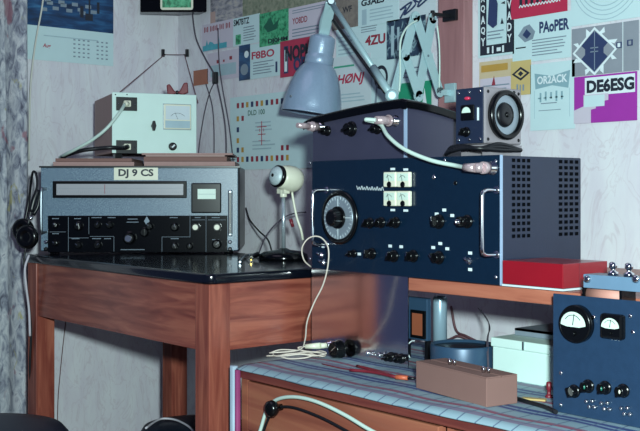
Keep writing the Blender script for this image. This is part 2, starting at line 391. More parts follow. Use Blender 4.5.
b = MB(); b.prism(rrect_(-.001, .008, -.017, -.0065, .004), CZ-.30, CZ-.004, 'xy', True); b.build('hanging_fold', mat('magenta_cloth_edge', '8a3466', .7, 0, .2, 25), clo)

# ---------------------------------------------------------------- wall shelf
ZS = H-.154; SV = 1.306
b = MB(); b.box(-1.328, -.55, SV, VW-.002, ZS-.022, ZS)
sh = b.build('wall_shelf', SHELFW, bevel=.0015); tag(sh, 'pinkish pine shelf board carrying the navy transmitter and red box', 'shelf')
for x in (-1.10, -.65):
    MB().prism([(VW-.003, ZS-.023), (VW-.003, ZS-.14), (VW-.015, ZS-.14), (VW-.17, ZS-.035), (VW-.17, ZS-.023)], x, x+.02, 'yz').build('bracket', SHELFW, sh)

# ---------------------------------------------------------------- navy transmitter
F = Fr((-1.6013, 1.3085, ZS+.0008), 0); TW, TH = .482, .212
t = thing('transmitter', 'large navy rack transmitter with round silver tuning dial on the wall shelf', 'radio transmitter', F.o)
MB().box(0, TW, 0, .004, 0, TH).build('front_panel', [NAVY], t, bevel=.001)
MB().box(TW, TW+.003, -.0012, .004, 0, TH).build('edge_strip', mat('pale_trim_and_highlight', '90a4c0', .35, .1), t, bevel=.0008)
b = MB(); b.box(.004, TW-.001, .0045, .217, .001, TH-.001); cs = b.build('case', NAVYSIDE, t, bevel=.002)
b = MB()
for (pa, pb, nc) in ((514, 529, 4), (561, 577, 4)):
    ya = F.px_(pa, 200, TW)[0]; yb = F.px_(pb, 200, TW)[0]
    for i in range(nc):
        for j in range(13):
            y = ya+(yb-ya)*i/(nc-1); z = .076+j*.0104
            b.box(TW-.0012, TW-.0002, y-.28*(yb-ya)/(nc-1), y+.28*(yb-ya)/(nc-1), z, z+.0058)
b.build('vent_holes', mat('vent_darkness', '05070c', .9, spec=.05), cs)
# tuning dial
x, z = F.pp(340.5, 217.5)
d = MB().lathe([(.05148, 0), (.05148, .00400), (.04368, .00500), (.04368, .00300)], (x, -.00030, z), (0, -1, 0), 48).build('tuning_dial', BLACK, t)
MB().lathe([(.04134, .00300), (.04134, .00650)], (x, 0, z), (0, -1, 0), 48).build('dial_disc', SCALE, d)
b = MB()
for a in range(0, 360, 12):
    A = math.radians(a); b.bar((x+.03510*math.sin(A), -.00690, z+.03510*math.cos(A)), (x+.04056*math.sin(A), -.00690, z+.04056*math.cos(A)), .00080, .00050, (math.cos(A), 0, -math.sin(A)))
b.bar((x, -.00690, z+.01404), (x, -.00690, z+.04134), .00120, .00050, (1, 0, 0)); b.bar((x, -.00690, z-.04134), (x, -.00690, z-.01404), .00120, .00050, (1, 0, 0)); b.bar((x+.01560, -.00690, z), (x+.04134, -.00690, z), .00120, .00050)
b.build('scale_marks', PWHT, d)
b = MB(); n = 40; rs = []
for h, r0 in ((.00600, .01638), (.02340, .01482), (.02574, .01170)):
    rs.append([Vector((x+(r0+.00140*(j % 2))*math.cos(2*math.pi*j/n), -h, z+(r0+.00140*(j % 2))*math.sin(2*math.pi*j/n))) for j in range(n)])
b.rings(rs, smooth=False); b.lathe([(.02184, 0), (.02106, .00400)], (x, -.00600, z), (0, -1, 0), 32); b.build('tuning_knob', BLACK, d)
# handles
for pxm, ya, yb in ((497, 190, 255), (327, 190, 250)):
    x, z1 = F.pp(pxm, ya); z0 = z1-.105; o = -.036
    b = MB(); b.tube([(x, -.0005, z1), (x, o+.012, z1), (x, o+.004, z1-.003), (x, o, z1-.012), (x, o, z0+.012), (x, o+.004, z0+.003), (x, o+.012, z0), (x, -.0005, z0)], .0029, 10, 4)
    b.lathe([(.007, 0), (.006, .003)], (x, 0, z1), (0, -1, 0), 14); b.lathe([(.007, 0), (.006, .003)], (x, 0, z0), (0, -1, 0), 14)
    b.build('handle', CHROME, t)
# four small meters
for i, pxm in enumerate((392.5, 406)):
    for j, pym in enumerate((179.5, 198.5)):
        x, z = F.pp(pxm, pym)
        q = MB().box(x-.0163, x+.0163, -.008, -.0003, z-.0135, z+.0135).build('panel_meter', CREAM, t, bevel=.002)
        MB().box(x-.0135, x+.0135, -.0088, -.0082, z-.0025, z+.0105).build('meter_face', GLOW, q)
        b = MB(); b.tube([(x+.009*math.sin(a), -.0092, z-.004+.011*math.cos(a)) for a in (-.9, -.5, 0, .5, .9)], .0004, 5, 3); b.bar((x, -.0092, z-.004), (x-.004, -.0092, z+.009), .0008, .0004); b.build('needle_and_scale', PBLK, q)
        MB().lathe([(.0055, 0), (.005, .0015)], (x, -.0082, z-.009), (0, -1, 0), 16).build('meter_boss', BLACK, q)
labels(t, F, [(393, 169), (406, 169.5), (393, 210), (406, 210.5)], .011, .004)
# script lettering (illegible scribble)
b = MB(); pts = []
for k in range(22):
    px = 357+27*k/21; py = 188+(1.6 if k % 2 else -1.2)*(1 if k % 4 else 2.0)+k*.06
    x, z = F.pp(px, py); pts.append((x, -.001, z))
b.tube(pts, .0005, 6, 4); b.build('script_emblem', PWHT, t)
for px, py, a, r in ((370.7, 223, 30, .010), (382, 222.5, 40, .010), (396.5, 222.5, 45, .010), (439.5, 221.5, -10, .0125), (372.5, 253.5, 0, .0105), (394.6, 256, 20, .011), (414, 256, 10, .011), (439.5, 257.5, -40, .0115), (354.5, 253.5, 60, .0075)):
    x, z = F.pp(px, py); knob(t, x, z, r*.82, .014, ang=a)
x, z = F.pp(468, 221.5); knob(t, x, z, .0092, .02, ang=0, pointer=False); jack(t, x, z+.0, -.0235, .004, .005, CHROME, 'knob_nut')
labels(t, F, [(437, 214), (444.5, 210), (452.5, 215.5), (390.4, 246), (401.4, 246.7), (433.5, 247.5), (440.5, 243.5), (447.5, 248.7), (470.4, 253), (470.4, 269.5), (350, 254), (359.5, 254)], .008, .005)
labels(t, F, [(323.5, 246.5)], .009, .005)
for px, py in ((469.5, 261), (322, 255), (324, 262.5)):
    x, z = F.pp(px, py); q = MB().lathe([(.006, 0), (.006, .002), (.0035, .003), (.0035, .006)], (x, 0, z), (0, -1, 0), 14).build('toggle_switch', CHROME, t)
    MB().cyl((x, -.006, z), (x+.004, -.016, z+.005), .0012, .002, 10).build('lever', CHROME, q)
for px, py in ((434, 177), (455.5, 183)):
    x, z = F.pp(px, py); screw(t, x, z, 0, .004, m=(BLACK if px > 450 else CHROME))
for px, py in ((310, 163), (310, 259), (496, 161), (496, 277), (445, 160)):
    x, z = F.pp(px, py); screw(t, x, z, 0, .003)
XC, ZC_ = F.pp(493, 168); jack(t, XC, ZC_, 0, .009, .014, CHROME, 'antenna_socket')

# ---------------------------------------------------------------- tuner cabinet with rounded lid on top of it
A0 = F.o+Vector((-.011, .012, TH+.0006)); G = Fr(A0, 0)
a = thing('antenna_tuner', 'plum grey metal tuner case with a curved black lid on the navy transmitter', 'radio tuner', A0)
AWd, AD, AH = .262, .172, .098
def topz(x): return AH-.022+.022*math.sin(min(1, x/AWd*.8+.05)*math.pi*.5)
sag = lambda y: .026*max(0, y/AD)**1.5
def loft(f, ys):
    return MB().rings([[Vector((x, y, z)) for x, z in f(y)] for y in ys], smooth=False)
loft(lambda y: [(0, 0), (AWd, 0)]+[(AWd*(1-i/12), topz(AWd*(1-i/12))-sag(y)) for i in range(13)], [AD*k/8 for k in range(9)]).build('case', AUBERGINE, a)
b = MB(); n = 20
xs = [-.024+(AWd+.034)*i/n for i in range(n+1)]
up = [(x, topz(max(0, min(AWd, x)))+.010+(x*.35 if x < 0 else 0)-(max(0, x-AWd)*.4)) for x in xs]; dn = [(x, z-.015) for x, z in up]
loft(lambda y: [(x, z-sag(y)-(.004 if y < -.007 else 0)) for x, z in dn+up[::-1]], [-.008, -.005]+[AD*k/8 for k in range(9)]+[AD+.004]).build('lid', BLACKP, a, bevel=.003, seg=2)
MB().box(AWd-.003, AWd+.0012, -.0012, .004, .001, AH-.006).build('corner_highlight', mat('pale_trim_and_highlight', '90a4c0', .35, .1), a)  # pale strip puts the highlight down the case corner into colour
for px, py, r in ((328, 131, .0095), (352, 129, .014), (378, 129, .0095)):
    x, z = G.pp(px, py); knob(a, x, z, r*.85, .014, ang=70, pointer=False)
XA, ZA = G.pp(396, 121); jack(a, XA, ZA, 0, .008, .012, CHROME)
XB, ZB = G.pp(322, 127); jack(a, XB, ZB, 0, .008, .012, CHROME)
# silver plug on the left socket
pB = A0+Vector((XB, -.012, ZB))
b = MB(); b.cyl((0, 0, 0), (0, -.022, 0), .0085, .0085, 18); b.cyl((0, -.022, 0), (0, -.05, .001), .0065, .005, 16); b.cyl((0, -.01, 0), (0, -.014, 0), .0098)
tag(b.build('coaxial_plug', mat('pinkish_nickel', 'b8a4a8', .28, .45), None, pB), 'silver coaxial plug on the left end of the plum tuner front', 'plug')
# thick white cable from the tuner to the transmitter
pA = A0+Vector((XA, -.012, ZA)); pC = F.o+Vector((XC, -.014, ZC_))
cb = thing('coaxial_cable', 'thick white coaxial cable looping from the tuner down to the transmitter', 'cable', pA)
def wp(px, py, Y): return atD(px, py, Y)-pA
e0 = Vector((-.004, -.034, 0)); e1 = pC-pA+Vector((-.030, -.022, .001))
b = MB(); b.tube([e0, e0+Vector((-.016, -.010, .001)), wp(380, 124, 1.89), wp(388, 136, 1.85), wp(404, 149, 1.81), wp(430, 160, 1.77), wp(455, 165.5, 1.735), e1], .0036, 12, 8); b.build('white_sheath', WIREW, cb)
b = MB(); b.cyl((0, 0, 0), e0, .009, .007, 16); b.cyl((0, -.004, 0), (0, -.008, 0), .0105); b.build('plug', MC['pinkish_nickel'], cb)
q = pC-pA; b = MB(); b.cyl(q, q+Vector((0, -.012, 0)), .010, .010, 16); b.cyl(q+Vector((.0, -.012, 0)), q+Vector((-.008, -.02, 0)), .0085, .008, 14); b.cyl(q+Vector((-.008, -.02, 0)), e1, .0075, .0065, 14); b.build('plug', MC['pinkish_nickel'], cb)

# ---------------------------------------------------------------- small meter unit with big round dial
YU = 1.789; zt = ZS+TH+.003
o = atD(485, 140, YU); o.z = zt+.020
U = Fr(o, 0); u = thing('meter_unit', 'small dark square unit with a large round black-rimmed dial, standing on the transmitter', 'instrument', o, U.a)
hU = .098; wU, dU = .0640, .0965
MB().box(-wU, 0, 0, dU, 0, hU).build('case', mat('warm_grey_plate', '8c868c', .4, .2), u, bevel=.003)
MB().box(-wU, -.002, -.004, -.0003, .001, hU-.001).build('front_plate', NAVYSIDE, u, bevel=.001)
fpl = lambda px, py: U.pp(px, py, -.004)
x, z = fpl(468.5, 98.5); MB().ball((x, -.007, z), .0065, 14, (1, .7, .5)).build('red_lamp', mat('red_lens', 'c03050', .2), u)
x, z = fpl(469, 113)
q = MB().box(x-.014, x+.014, -.011, -.0043, z-.013, z+.014).build('panel_meter', BLACK, u, bevel=.002)
MB().prism([(x+.010*math.cos(i*math.pi/12), z+.010*math.sin(i*math.pi/12)) for i in range(13)], -.0118, -.0112, 'xz').build('meter_face', GLOW, q)
x, z = fpl(478.5, 114); MB().box(x-.0015, x+.0015, -.006, -.0043, z-.011, z+.011).build('name_plate', PWHT, u)
x, z = fpl(467, 132); knob(u, x, z, .007, .012, y=-.0045, ang=20)
x, z = fpl(460.5, 91)
for q_ in (-.057, -.032, -.007):
    screw(u, q_, hU-.008, -.004, .003)
    screw(u, q_, .008, -.004, .003)
yc, zc = dU/2+.002, hU/2+.002
q = MB().lathe([(.0435, 0), (.0435, .006), (.041, .010), (.0345, .008), (.034, .003)], (.0003, yc, zc), (1, 0, 0), 48, cap1=False).build('round_dial', BLACK, u)
MB().lathe([(.0345, 0), (.0345, .003)], (.0005, yc, zc), (1, 0, 0), 40).build('dial_face', SCALE, q)
MB().lathe([(.022, .003), (.020, .007), (.010, .009)], (.001, yc-.004, zc+.0), (1, 0, 0), 32).build('dial_centre', DKRUB, q)
MB().lathe([(.005, .009), (.003, .012)], (.001, yc-.004, zc+.0), (1, 0, 0), 16).build('dial_boss', BLACK, q)
for y_, z_ in ((.008, .008), (dU-.008, .008), (.008, hU-.008), (dU-.008, hU-.008), (dU-.02, hU-.006)):
    MB().lathe([(.0032, 0), (.002, .0015)], (0, y_, z_), (1, 0, 0), 10).build('screw', BLACK, u)
# base brackets
b = MB(); b.box(-wU, .004, .004, .092, -.006, -.001)
b.box(-wU, -wU+.015, .01, .09, -.0195, -.006); b.box(-.015, .004, .01, .09, -.0195, -.006); b.build('base_bracket', MC['warm_grey_plate'], u)
# black leads bunched under it
b = MB(); zz = zt+.006
def gz(px, Y, z): p = atD(px, 150, Y); p.z = z; return p
o = gz(452, 1.83, zz)
for k in range(3):
    b.tube([gz(446, 1.87+.01*k, zz-.001)-o, gz(452, 1.82+.010*k, zz+.002+.004*k)-o, gz(465, 1.790+.006*k, zz+.006+.002*k)-o, gz(480, 1.765+.004*k, zz+.005)-o, gz(500, 1.785, zz+.003+.005*k)-o, gz(521, 1.825, zz+.004)-o], .0036, 8, 6)
tag(b.build('cable_bundle', WIREB, None, o), 'bunch of black leads lying in front of the small meter unit', 'cable')

# ---------------------------------------------------------------- aluminium amplifier chassis under the shelf
K = Fr((-1.6455, 1.344, CZ+.0045), 0)
k_ = thing('amplifier_chassis', 'bare mirror-like aluminium chassis with black knobs standing under the transmitter', 'amplifier', K.o)
KH = ZS-K.o.z; KW = .278
MB().box(0, KW, 0, .002, 0, KH).build('front_panel', ALU, k_)
MB().box(.006, KW-.115, .0025, .115, .001, KH-.0005).build('chassis', STEEL, k_)
x, z = K.pp(345, 348.5)
b = MB(); b.lathe([(.006, 0), (.006, .012)], (x, 0, z), (0, -1, 0), 14); b.lathe([(.0175, .012), (.0175, .015), (.0158, .017), (.015, .030), (.013, .032)], (x, 0, z), (0, -1, 0), 32); kk = b.build('large_knob', BLACK, k_)
MB().bar((x-.010, -.0328, z-.0075), (x+.010, -.0328, z+.0075), .002, .0012).build('pointer', CHROME, kk)
for px, py in ((391, 357), (401, 358.5)):
    x, z = K.pp(px, py); knob(k_, x, z, .0075, .014, ang=60)
x, z = K.pp(370, 353); MB().ball((x, -.006, z), .0055, 12).build('indicator_lamp', CHROME, k_)
x, z = K.pp(380, 355); q = MB().lathe([(.006, 0), (.004, .006)], (x, 0, z), (0, -1, 0), 14).build('toggle_switch', CHROME, k_); MB().cyl((x, -.006, z), (x-.006, -.02, z+.003), .0015, .0022, 10).build('lever', CHROME, q)
x, z = K.pp(330, 345); jack(k_, x, z, 0, .007, .01, CHROME); JX, JZ = x, z
# thin white headphone lead: loop at transmitter, coil on cloth, plug in socket
pj = K.o+Vector((JX, -.010, JZ))
hl = thing('headphone_lead', 'thin white lead looping past the transmitter handle to a coil on the cloth', 'cable', pj)
W = lambda px, py, Y: atD(px, py, Y)-pj
b = MB(); b.cyl((0, .0, 0), (-.004, -.012, .0), .0055, .0055, 14); b.cyl((-.004, -.012, 0), (-.026, -.032, -.002), .0065, .0048, 14); b.build('plug', CREAM, hl)
zc0 = CZ+.0075
pts = [Vector((-.026, -.032, -.002)), Vector((-.036, -.042, -.006))]
oc = onZ(298, 358, zc0)-pj
for k in range(26):
    an = .6+k*.62; r = 1+.12*math.sin(k*2.1)
    ew = room(.052*r*math.cos(an)+.004*math.sin(k*1.3), .026*r*math.sin(an)); pts.append(Vector((oc.x+ew.x, oc.y+ew.y, zc0+.0012*k/3+.002*(k % 3)-pj.z)))
pts += [W(299, 350, 2.01), W(305, 340, 1.99), W(307, 322, 1.97), W(314, 303, 1.96), W(323, 285, 1.95), W(328, 265, 1.94), W(328, 247, 1.94), W(320, 237, 1.95), W(309, 238, 1.96), W(302, 248, 1.97), W(304, 260, 1.98), W(311, 267, 2.0)]
b = MB(); b.tube(pts, .0014, 6, 5); b.build('lead', mat('cream_lead', 'c8bcb0', .5), hl)

# ---------------------------------------------------------------- red-handled pliers/driver on the cloth
def onc(px, py, dz=.006): return onZ(px, py, CZ+.004+dz)
o = onc(352, 367, .004)
p = thing('screwdriver', 'red and orange handled tool lying on the cloth before the aluminium chassis', 'tool', o)
q0, q1, q2 = onc(357, 366)-o, onc(396, 377)-o, onc(408, 378)-o
b = MB(); b.tube([q0, (q0+q1)/2+Vector((0, .004, 0)), q1], .0028, 10, 5); b.build('red_grip', REDD, p)
q3 = onc(350, 370)-o; q4 = onc(372, 372)-o
b = MB(); b.tube([q3, q4, q1], .0028, 10, 5); b.build('red_grip', REDD, p)
b = MB(); b.cyl(q1, q2, .0042, .0038, 12); b.build('orange_collar', ORANGE, p)
b = MB(); b.cyl(q2, q2+(q2-q1)*.6, .003, .0015, 10); b.build('steel_tip', DKRUB, p)
# second fine red lead across cloth
o = onc(322, 364, .002); b = MB(); b.tube([onc(322, 364, .001)-o, onc(340, 368, .001)-o, onc(352, 370, .001)-o], .0012, 6, 5)
tag(b.build('red_wire', REDD, None, o), 'short red wire on the cloth near the white coil', 'wire')

# ---------------------------------------------------------------- blue-grey unit with window, aluminium can, round tin
o = Vector((-1.470, 1.435, CZ+.0045)); B_ = Fr(o, 0)
q = thing('relay_unit', 'blue grey unit with a square black-framed window beside the aluminium chassis', 'instrument', o)
x1 = B_.pp(427, 330)[0]; MB().box(0, x1, 0, .012, .038, .120).build('case', TIN, q, bevel=.002)
xa, za = B_.pp(412, 337, 0); xb, zb = B_.pp(426.5, 311, 0)
fr_ = MB(); fr_.box(xa, xb, -.005, -.0003, za, zb); fo_ = fr_.build('window_frame', BLACK, q, bevel=.001)
MB().box(xa+.006, xb-.006, -.006, -.0053, za+.006, zb-.006).build('window', mat('brown_orange_card', '8c4c34', .6), fo_)
for xs_ in (0, x1-.006): MB().box(xs_, xs_+.006, 0, .012, 0, .038).build('support', DKRUB, q)
b = MB(); x_ = B_.pp(424, 360)[0]; b.cyl((x_, .024, 0), (x_, .024, .032), .009, .009, 20); b.build('coil', mat('brown_coil', '6c3c30', .5), q)
b = MB(); x_ = B_.pp(411, 360)[0]; b.tube([(x_, -.003, .002), (x_-.006, -.008, .02), (x_+.004, -.004, .034), (x_+.012, -.002, .036)], .0012, 6, 5); b.build('wire', PWHT, q)
o = onV(440, 300, 1.475); o.z = CZ+.0045
b = MB(); hz = H-(296-HY)/FP*2.03-o.z; b.lathe([(.0137, 0), (.0137, hz-.004), (.0125, hz-.001), (.0090, hz), (.0090, hz-.004)], (0, 0, 0), n=28)
tag(b.build('aluminium_can', mat('satin_can', '8ea8b8', .3, .3, .05), None, o), 'tall narrow aluminium can standing behind the dark round tin', 'can')
o = onV(462.5, 350, 1.40); o.z = CZ+.0045
ti = thing('round_tin', 'wide dark blue round tin standing behind the brown cardboard box', 'tin', o)
MB().lathe([(.0575, 0), (.058, .002), (.058, .048), (.057, .051), (.0545, .051), (.0545, .044)], (0, 0, 0), n=48).build('body', TIN, ti)
MB().lathe([(.053, .038), (.053, .046), (.02, .047)], (0, 0, 0), n=40).build('contents', DKRUB, ti)

# ---------------------------------------------------------------- brown cardboard box with paper fasteners
pa = onZ(416, 388, CZ+.0045); pb = onZ(486.5, 407.5, CZ+.0045); pc = onZ(517.5, 393, CZ+.0045)
ang = math.atan2(pb.y-pa.y, pb.x-pa.x); wB = (pb-pa).length; dB = Fr(pa, ang).px_(517.5, 385, wB)[0]
q = thing('cardboard_box', 'flat brown cardboard box with two silver clips along its lid slit', 'box', pa, ang)
hB = .045
MB().box(0, wB, 0, dB, 0, hB-.002).build('body', BROWNCB, q, bevel=.001)
MB().box(.0, wB, 0, dB*.46, hB-.002, hB).build('flap', BROWNCB, q, bevel=.0006)
MB().box(.0, wB, dB*.50, dB, hB-.002, hB).build('flap', BROWNCB, q, bevel=.0006)
MB().box(.012, wB-.006, dB*.462, dB*.498, hB-.0018, hB-.0012).build('slit', BLACK, q)
for fx in (.33, .80):
    b = MB(); b.cyl((wB*fx, dB*.40, hB+.0005), (wB*fx, dB*.40, hB+.010), .003, .0022, 12); b.cyl((wB*fx+.008, dB*.45, hB+.0005), (wB*fx+.008, dB*.45, hB+.009), .0028, .002, 12); b.build('clip', CHROME, q)
# ---------------------------------------------------------------- white card index box and things on it
o = onV(492.5, 375, 1.40); o.z = CZ+.0045
q = thing('white_box', 'pale white lidded box under the shelf beside the blue power supply', 'box', o)
HB = H-(337-HY)/FP*1.8287-o.z
MB().box(0, .26, 0, .16, 0, HB-.016).build('body', WHITEP, q, bevel=.002)
MB().box(-.002, .262, -.003, .162, HB-.016, HB).build('lid', WHITEP, q, bevel=.002)
b = MB(); b.box(.07, .073, -.0055, -.0033, HB-.014, HB+.0); b.build('lid_catch', STEEL, q)
zz = o.z+HB+.0008
b = MB(); b.box(0, .24, 0, .11, .008, .012); b.box(0, .24, .0, .004, 0, .012); b.box(0, .24, .106, .11, 0, .008)
tag(b.build('metal_tray', mat('grey_tray', '7c8894', .4, .2), None, (o.x+.01, o.y+.048, zz)), 'flat grey metal tray lying on the white box lid', 'tray')
b = MB(); b.box(0, .06, 0, .05, 0, .018)
tag(b.build('small_dark_box', NAVYSIDE, None, (o.x+.075, o.y+.085, zz+.0128), bevel=.002), 'small dark blue block on the grey tray', 'box')
b = MB(); 
for k in range(4): b.box(.002*k % .004, .11+.003*(k % 2), 0, .08, k*.006, k*.006+.0052)
tag(b.build('note_pad', PAPERT, None, (o.x+.145, o.y+.060, zz+.0128)), 'pale stack of note paper on the grey tray next to the power supply', 'paper')
# tangle of leads left of the white box
o = onV(488, 340, 1.41)
b = MB()
for k in range(2):
    b.tube([onV(478+3*k, 308+2*k, 1.62)-o, onV(486+k*2, 318+3*k, 1.55)-o, onV(490-k, 328+2*k, 1.48)-o, onV(487+k, 340+k, 1.415)-o, onV(488+k, 372, 1.385)-o], .0010, 6, 6)
tag(b.build('loose_wires', WIREG, None, o), 'grey wires dangling at the left end of the white box', 'wire')
o = onV(452, 320, VW-.01); b = MB(); b.tube([onV(451, 306, VW-.008)-o, onV(456, 330, VW-.008)-o, onV(466, 336, VW-.02)-o, onV(480, 343, VW-.02)-o, onV(492, 350, VW-.02)-o], .003, 8, 6); b.tube([onV(438, 335, VW-.01)-o, onV(447, 340, VW-.02)-o, onV(458, 336, VW-.02)-o, onV(470, 340, VW-.008)-o], .003, 8, 6)
tag(b.build('wall_cable', WIREBR, None, o), 'brown cable running down the wall behind the round tin', 'cable')
# ---------------------------------------------------------------- pen, ruler, red tool beside box
o = onc(512, 397, .003); b = MB(); b.tube([onc(511, 397, .0035)-o, onc(528, 402, .0035)-o, onc(545, 407, .0035)-o, onc(556, 412, .0035)-o], .0035, 10, 4)
tag(b.build('black_probe', WIREB, None, o), 'black test probe and lead on the cloth below the white box', 'probe')
o = onc(522, 399, .001); x1, y1 = onc(546, 401, .001).xy-o.xy
b = MB(); b.bar((0, 0, .0015), (x1, y1, .0015), .012, .0025, (0, 1, 0)); tag(b.build('ruler', YELLOWR, None, o), 'short yellow wooden ruler end by the power supply', 'ruler')
o = onc(549, 398, .0); b = MB(); b.lathe([(.006, 0), (.006, .004), (.003, .006), (.003, .012), (.0045, .014), (.0045, .024), (.002, .026)], (0, 0, 0), n=14)
tag(b.build('red_terminal', REDD, None, o), 'small red terminal standing beside the blue power supply panel', 'terminal')

# ---------------------------------------------------------------- blue power supply
o = onZ(552, 406.5, CZ+.0045); o.x, o.y = -.9717, 1.2547
Pf = Fr(o, 0); q = thing('power_supply', 'blue hammered power supply panel with two round black meters at the right', 'power supply', o)
PH = .174; PW = .27
MB().box(0, PW, 0, .003, 0, PH).build('front_panel', PSUBLUE, q, bevel=.0008)
MB().box(.085, PW-.004, .0035, .048, .03, .08).build('chassis', STEEL, q)
def meter(px, py, R, rc):
    x, z = Pf.pp(px, py)
    if rc: b = MB().lathe([(R, 0), (R, .008), (R*.93, .012), (R*.9, .010)], (x, -.0003, z), (0, -1, 0), 40)
    else: b = MB().box(x-R, x+R, -.012, -.0003, z-R*.95, z+R*.95)
    mt = b.build('round_meter' if rc else 'square_meter', BLACK, q, bevel=0 if rc else .004)
    y = -.0128; r = R*.78; zo = z-R*.05
    MB().prism([(x+r*math.cos(i*math.pi/20), zo+r*.9*math.sin(i*math.pi/20)) for i in range(21)][::1]+[(x-r*.5, zo-r*.12), (x+r*.5, zo-r*.12)], y-.0005, y, 'xz').build('meter_face', GLOW, mt)
    b = MB(); b.bar((x, y-.0012, zo), (x+r*.12, y-.0012, zo+r*.75), R*.04, .0005); b.tube([(x+r*.72*math.sin(a), y-.001, zo+r*.68*math.cos(a)) for a in (-1, -.5, 0, .5, 1)], R*.02, 5, 3); b.build('needle', PBLK, mt)
    MB().lathe([(R*.13, 0), (R*.1, .002)], (x, -.0125, z-R*.5), (0, -1, 0), 14).build('adjust_screw', BLACK, mt)
meter(578.5, 323.5, .0275, True); meter(615.5, 326, .0185, False)
for px, py, a in ((575, 391, -20), (589, 386, 0), (606, 387.5, 0), (624, 390.5, 0)):
    x, z = Pf.pp(px, py); kk = knob(q, x, z, .0078, .012, ang=a, pointer=False)
    if px > 580: MB().ball((x, -.0135, z), .0035, 10, (1, .6, 1)).build('lens', {589: GREENLED, 606: GREENLED}.get(px, CREAM), kk)
for px, py in ((591, 404), (606, 406), (626, 411)):
    for dx, dz in ((-.006, .003), (.004, .005), (-.001, -.004), (.008, -.003)):
        x, z = Pf.pp(px, py); MB().lathe([(.003, 0), (.0028, .004), (.001, .005)], (x+dx, 0, z+dz), (0, -1, 0), 10).build('terminal_screw', CHROME, q)
for px, py in ((561, 373), (561, 405), (630.5, 316), (594, 317), (633, 332)):
    x, z = Pf.pp(px, py); screw(q, x, z, 0, .0032)
x0, z0 = Pf.pp(612, 338); x1, z1 = Pf.pp(620, 341)
text('scale_lettering', 'MA', x0, x1, z1, z0, -.0008, PGRY, q)
# transformer behind the panel, its frame seen over the panel's top
tr = lambda px, py, y: Pf.pp(px, py, y)
xa, z1 = tr(584, 274, .012); _, z0 = tr(584, 287.5, .012)
ts = MB().box(xa, PW, .010, .016, z0, z1).build('transformer_frame', mat('blue_grey_frame_paint', '64809a', .35, .1), q, bevel=.001)
b = MB(); b.box(xa, PW, .016, .048, z1-.003, z1); b.build('frame_top', PSUBLUE, ts)
xm0 = tr(591, 295, .03)[0]; xm1 = tr(626, 295, .03)[0]
b = MB(); b.cyl((xm0, .032, z0-.011), (xm1, .032, z0-.011), .015, .015, 28); b.build('coil', PINKCU, q)
b = MB(); b.box(xm0-.004, xm0, .014, .048, z0-.040, z0); b.box(xm1, xm1+.004, .014, .048, z0-.040, z0); b.box(xm0, xm1+.03, .02, .046, .081, z0-.028); b.build('transformer_core', BLACK, q)
for px in (587.5, 636):
    x, z = tr(px, 279, .010); MB().lathe([(.006, 0), (.005, .003), (.002, .004)], (x, .010, z), (0, -1, 0), 14).build('bolt', CHROME, q)
for px in (613, 629):
    x = tr(px, 272, .03)[0]; b = MB(); b.lathe([(.0075, 0), (.0075, .004), (.0035, .006), (.0035, .009), (.006, .011), (.0055, .017), (.002, .019)], (x, .03, z1), n=18); b.build('terminal_post', CHROME, q)

# ---------------------------------------------------------------- red box on the shelf
o = Vector((-1.1145, 1.3085, ZS+.0008))
q = thing('red_box', 'flat bright red cardboard box on the shelf right of the transmitter', 'box', o)
Rf = Fr(o, 0); x1 = Rf.pp(563, 280)[0]; d1 = Rf.px_(607.5, 262, x1)[0]; print('RED', x1, d1)
MB().box(0, x1, 0, d1, .0035, .0412).build('body', RED, q, bevel=.001)
MB().box(x1-.0002, x1+.0008, .04, .0408, .0035, .041).build('side_fold', REDD, q)
MB().box(0, x1+.001, -.001, d1, 0, .003).build('white_base', PAPER, q)

# ---------------------------------------------------------------- grey receiver on the table
c0 = room((40-320)/FP*2.66, 2.66); AR = ANG+math.radians(1.5)
o = Vector((c0.x, c0.y, TZ+.0005)); R = Fr(o, AR)
r = thing('receiver', 'wide grey hammered receiver with DJ9CS sticker standing on the black table top', 'radio receiver', o, AR)
RW = R.pp(239.5, 200)[0]; RH = .2225; z0 = .006
MB().box(0, RW, .006, .31, z0, RH).build('case', DKRUB, r, bevel=.004)
MB().box(.002, RW-.004, 0, .0055, z0+.002, RH-.004).build('front_panel', HAMMER, r, bevel=.0015)
MB().box(-.002, RW+.001, -.002, .006, RH-.0035, RH+.0005).build('top_trim', DKRUB, r)
for x in (.03, RW-.03):
    for y in (.03, .27): MB().lathe([(.012, 0), (.013, z0)], (x, y, 0), n=14).build('foot', BLACK, r)
pp = lambda px, py: R.pp(px, py, 0)
def rr(x0, y0, x1, y1, d0, d1, name, m, par, bev=0):
    xa, za = pp(x0, y1); xb, zb = pp(x1, y0); return MB().box(xa, xb, d1, d0, za, zb).build(name, m, par, bevel=bev)
st = rr(114, 167.5, 158, 180, -.0002, -.0008, 'sticker', CREAM, r)
xa, za = pp(118.5, 178.3); xb, zb = pp(153.5, 169); text('callsign', 'DJ 9 CS', xa, xb, za, zb, -.0012, PBLK, st, 0, .035)
dw = rr(53, 181, 187, 198, -.0003, -.006, 'dial_frame', BLACK, r, .002)
rr(57, 184, 183.5, 195, -.0062, -.0066, 'dial_window', BEIGEW, dw)
b = MB()
xa, za = pp(58, 193); xb, zb = pp(183, 193)
for k in range(61): x = xa+(xb-xa)*k/60; b.box(x-.0003, x+.0003, -.0071, -.0068, za, za+(.007 if k % 5 == 0 else .004))
b.box(xa, xb, -.0071, -.0068, za+.012, za+.0125); b.build('scale_marks', PGRY, dw)
x, _ = pp(105, 190); MB().box(x, x+.0012, -.0076, -.0072, za-.002, za+.022).build('needle', PREDD, dw)
sm_ = rr(191.5, 183, 221.5, 213, -.0003, -.010, 's_meter', BLACK, r, .003)
rr(198, 189, 216, 199, -.0102, -.0108, 'meter_face', GLOW, sm_)
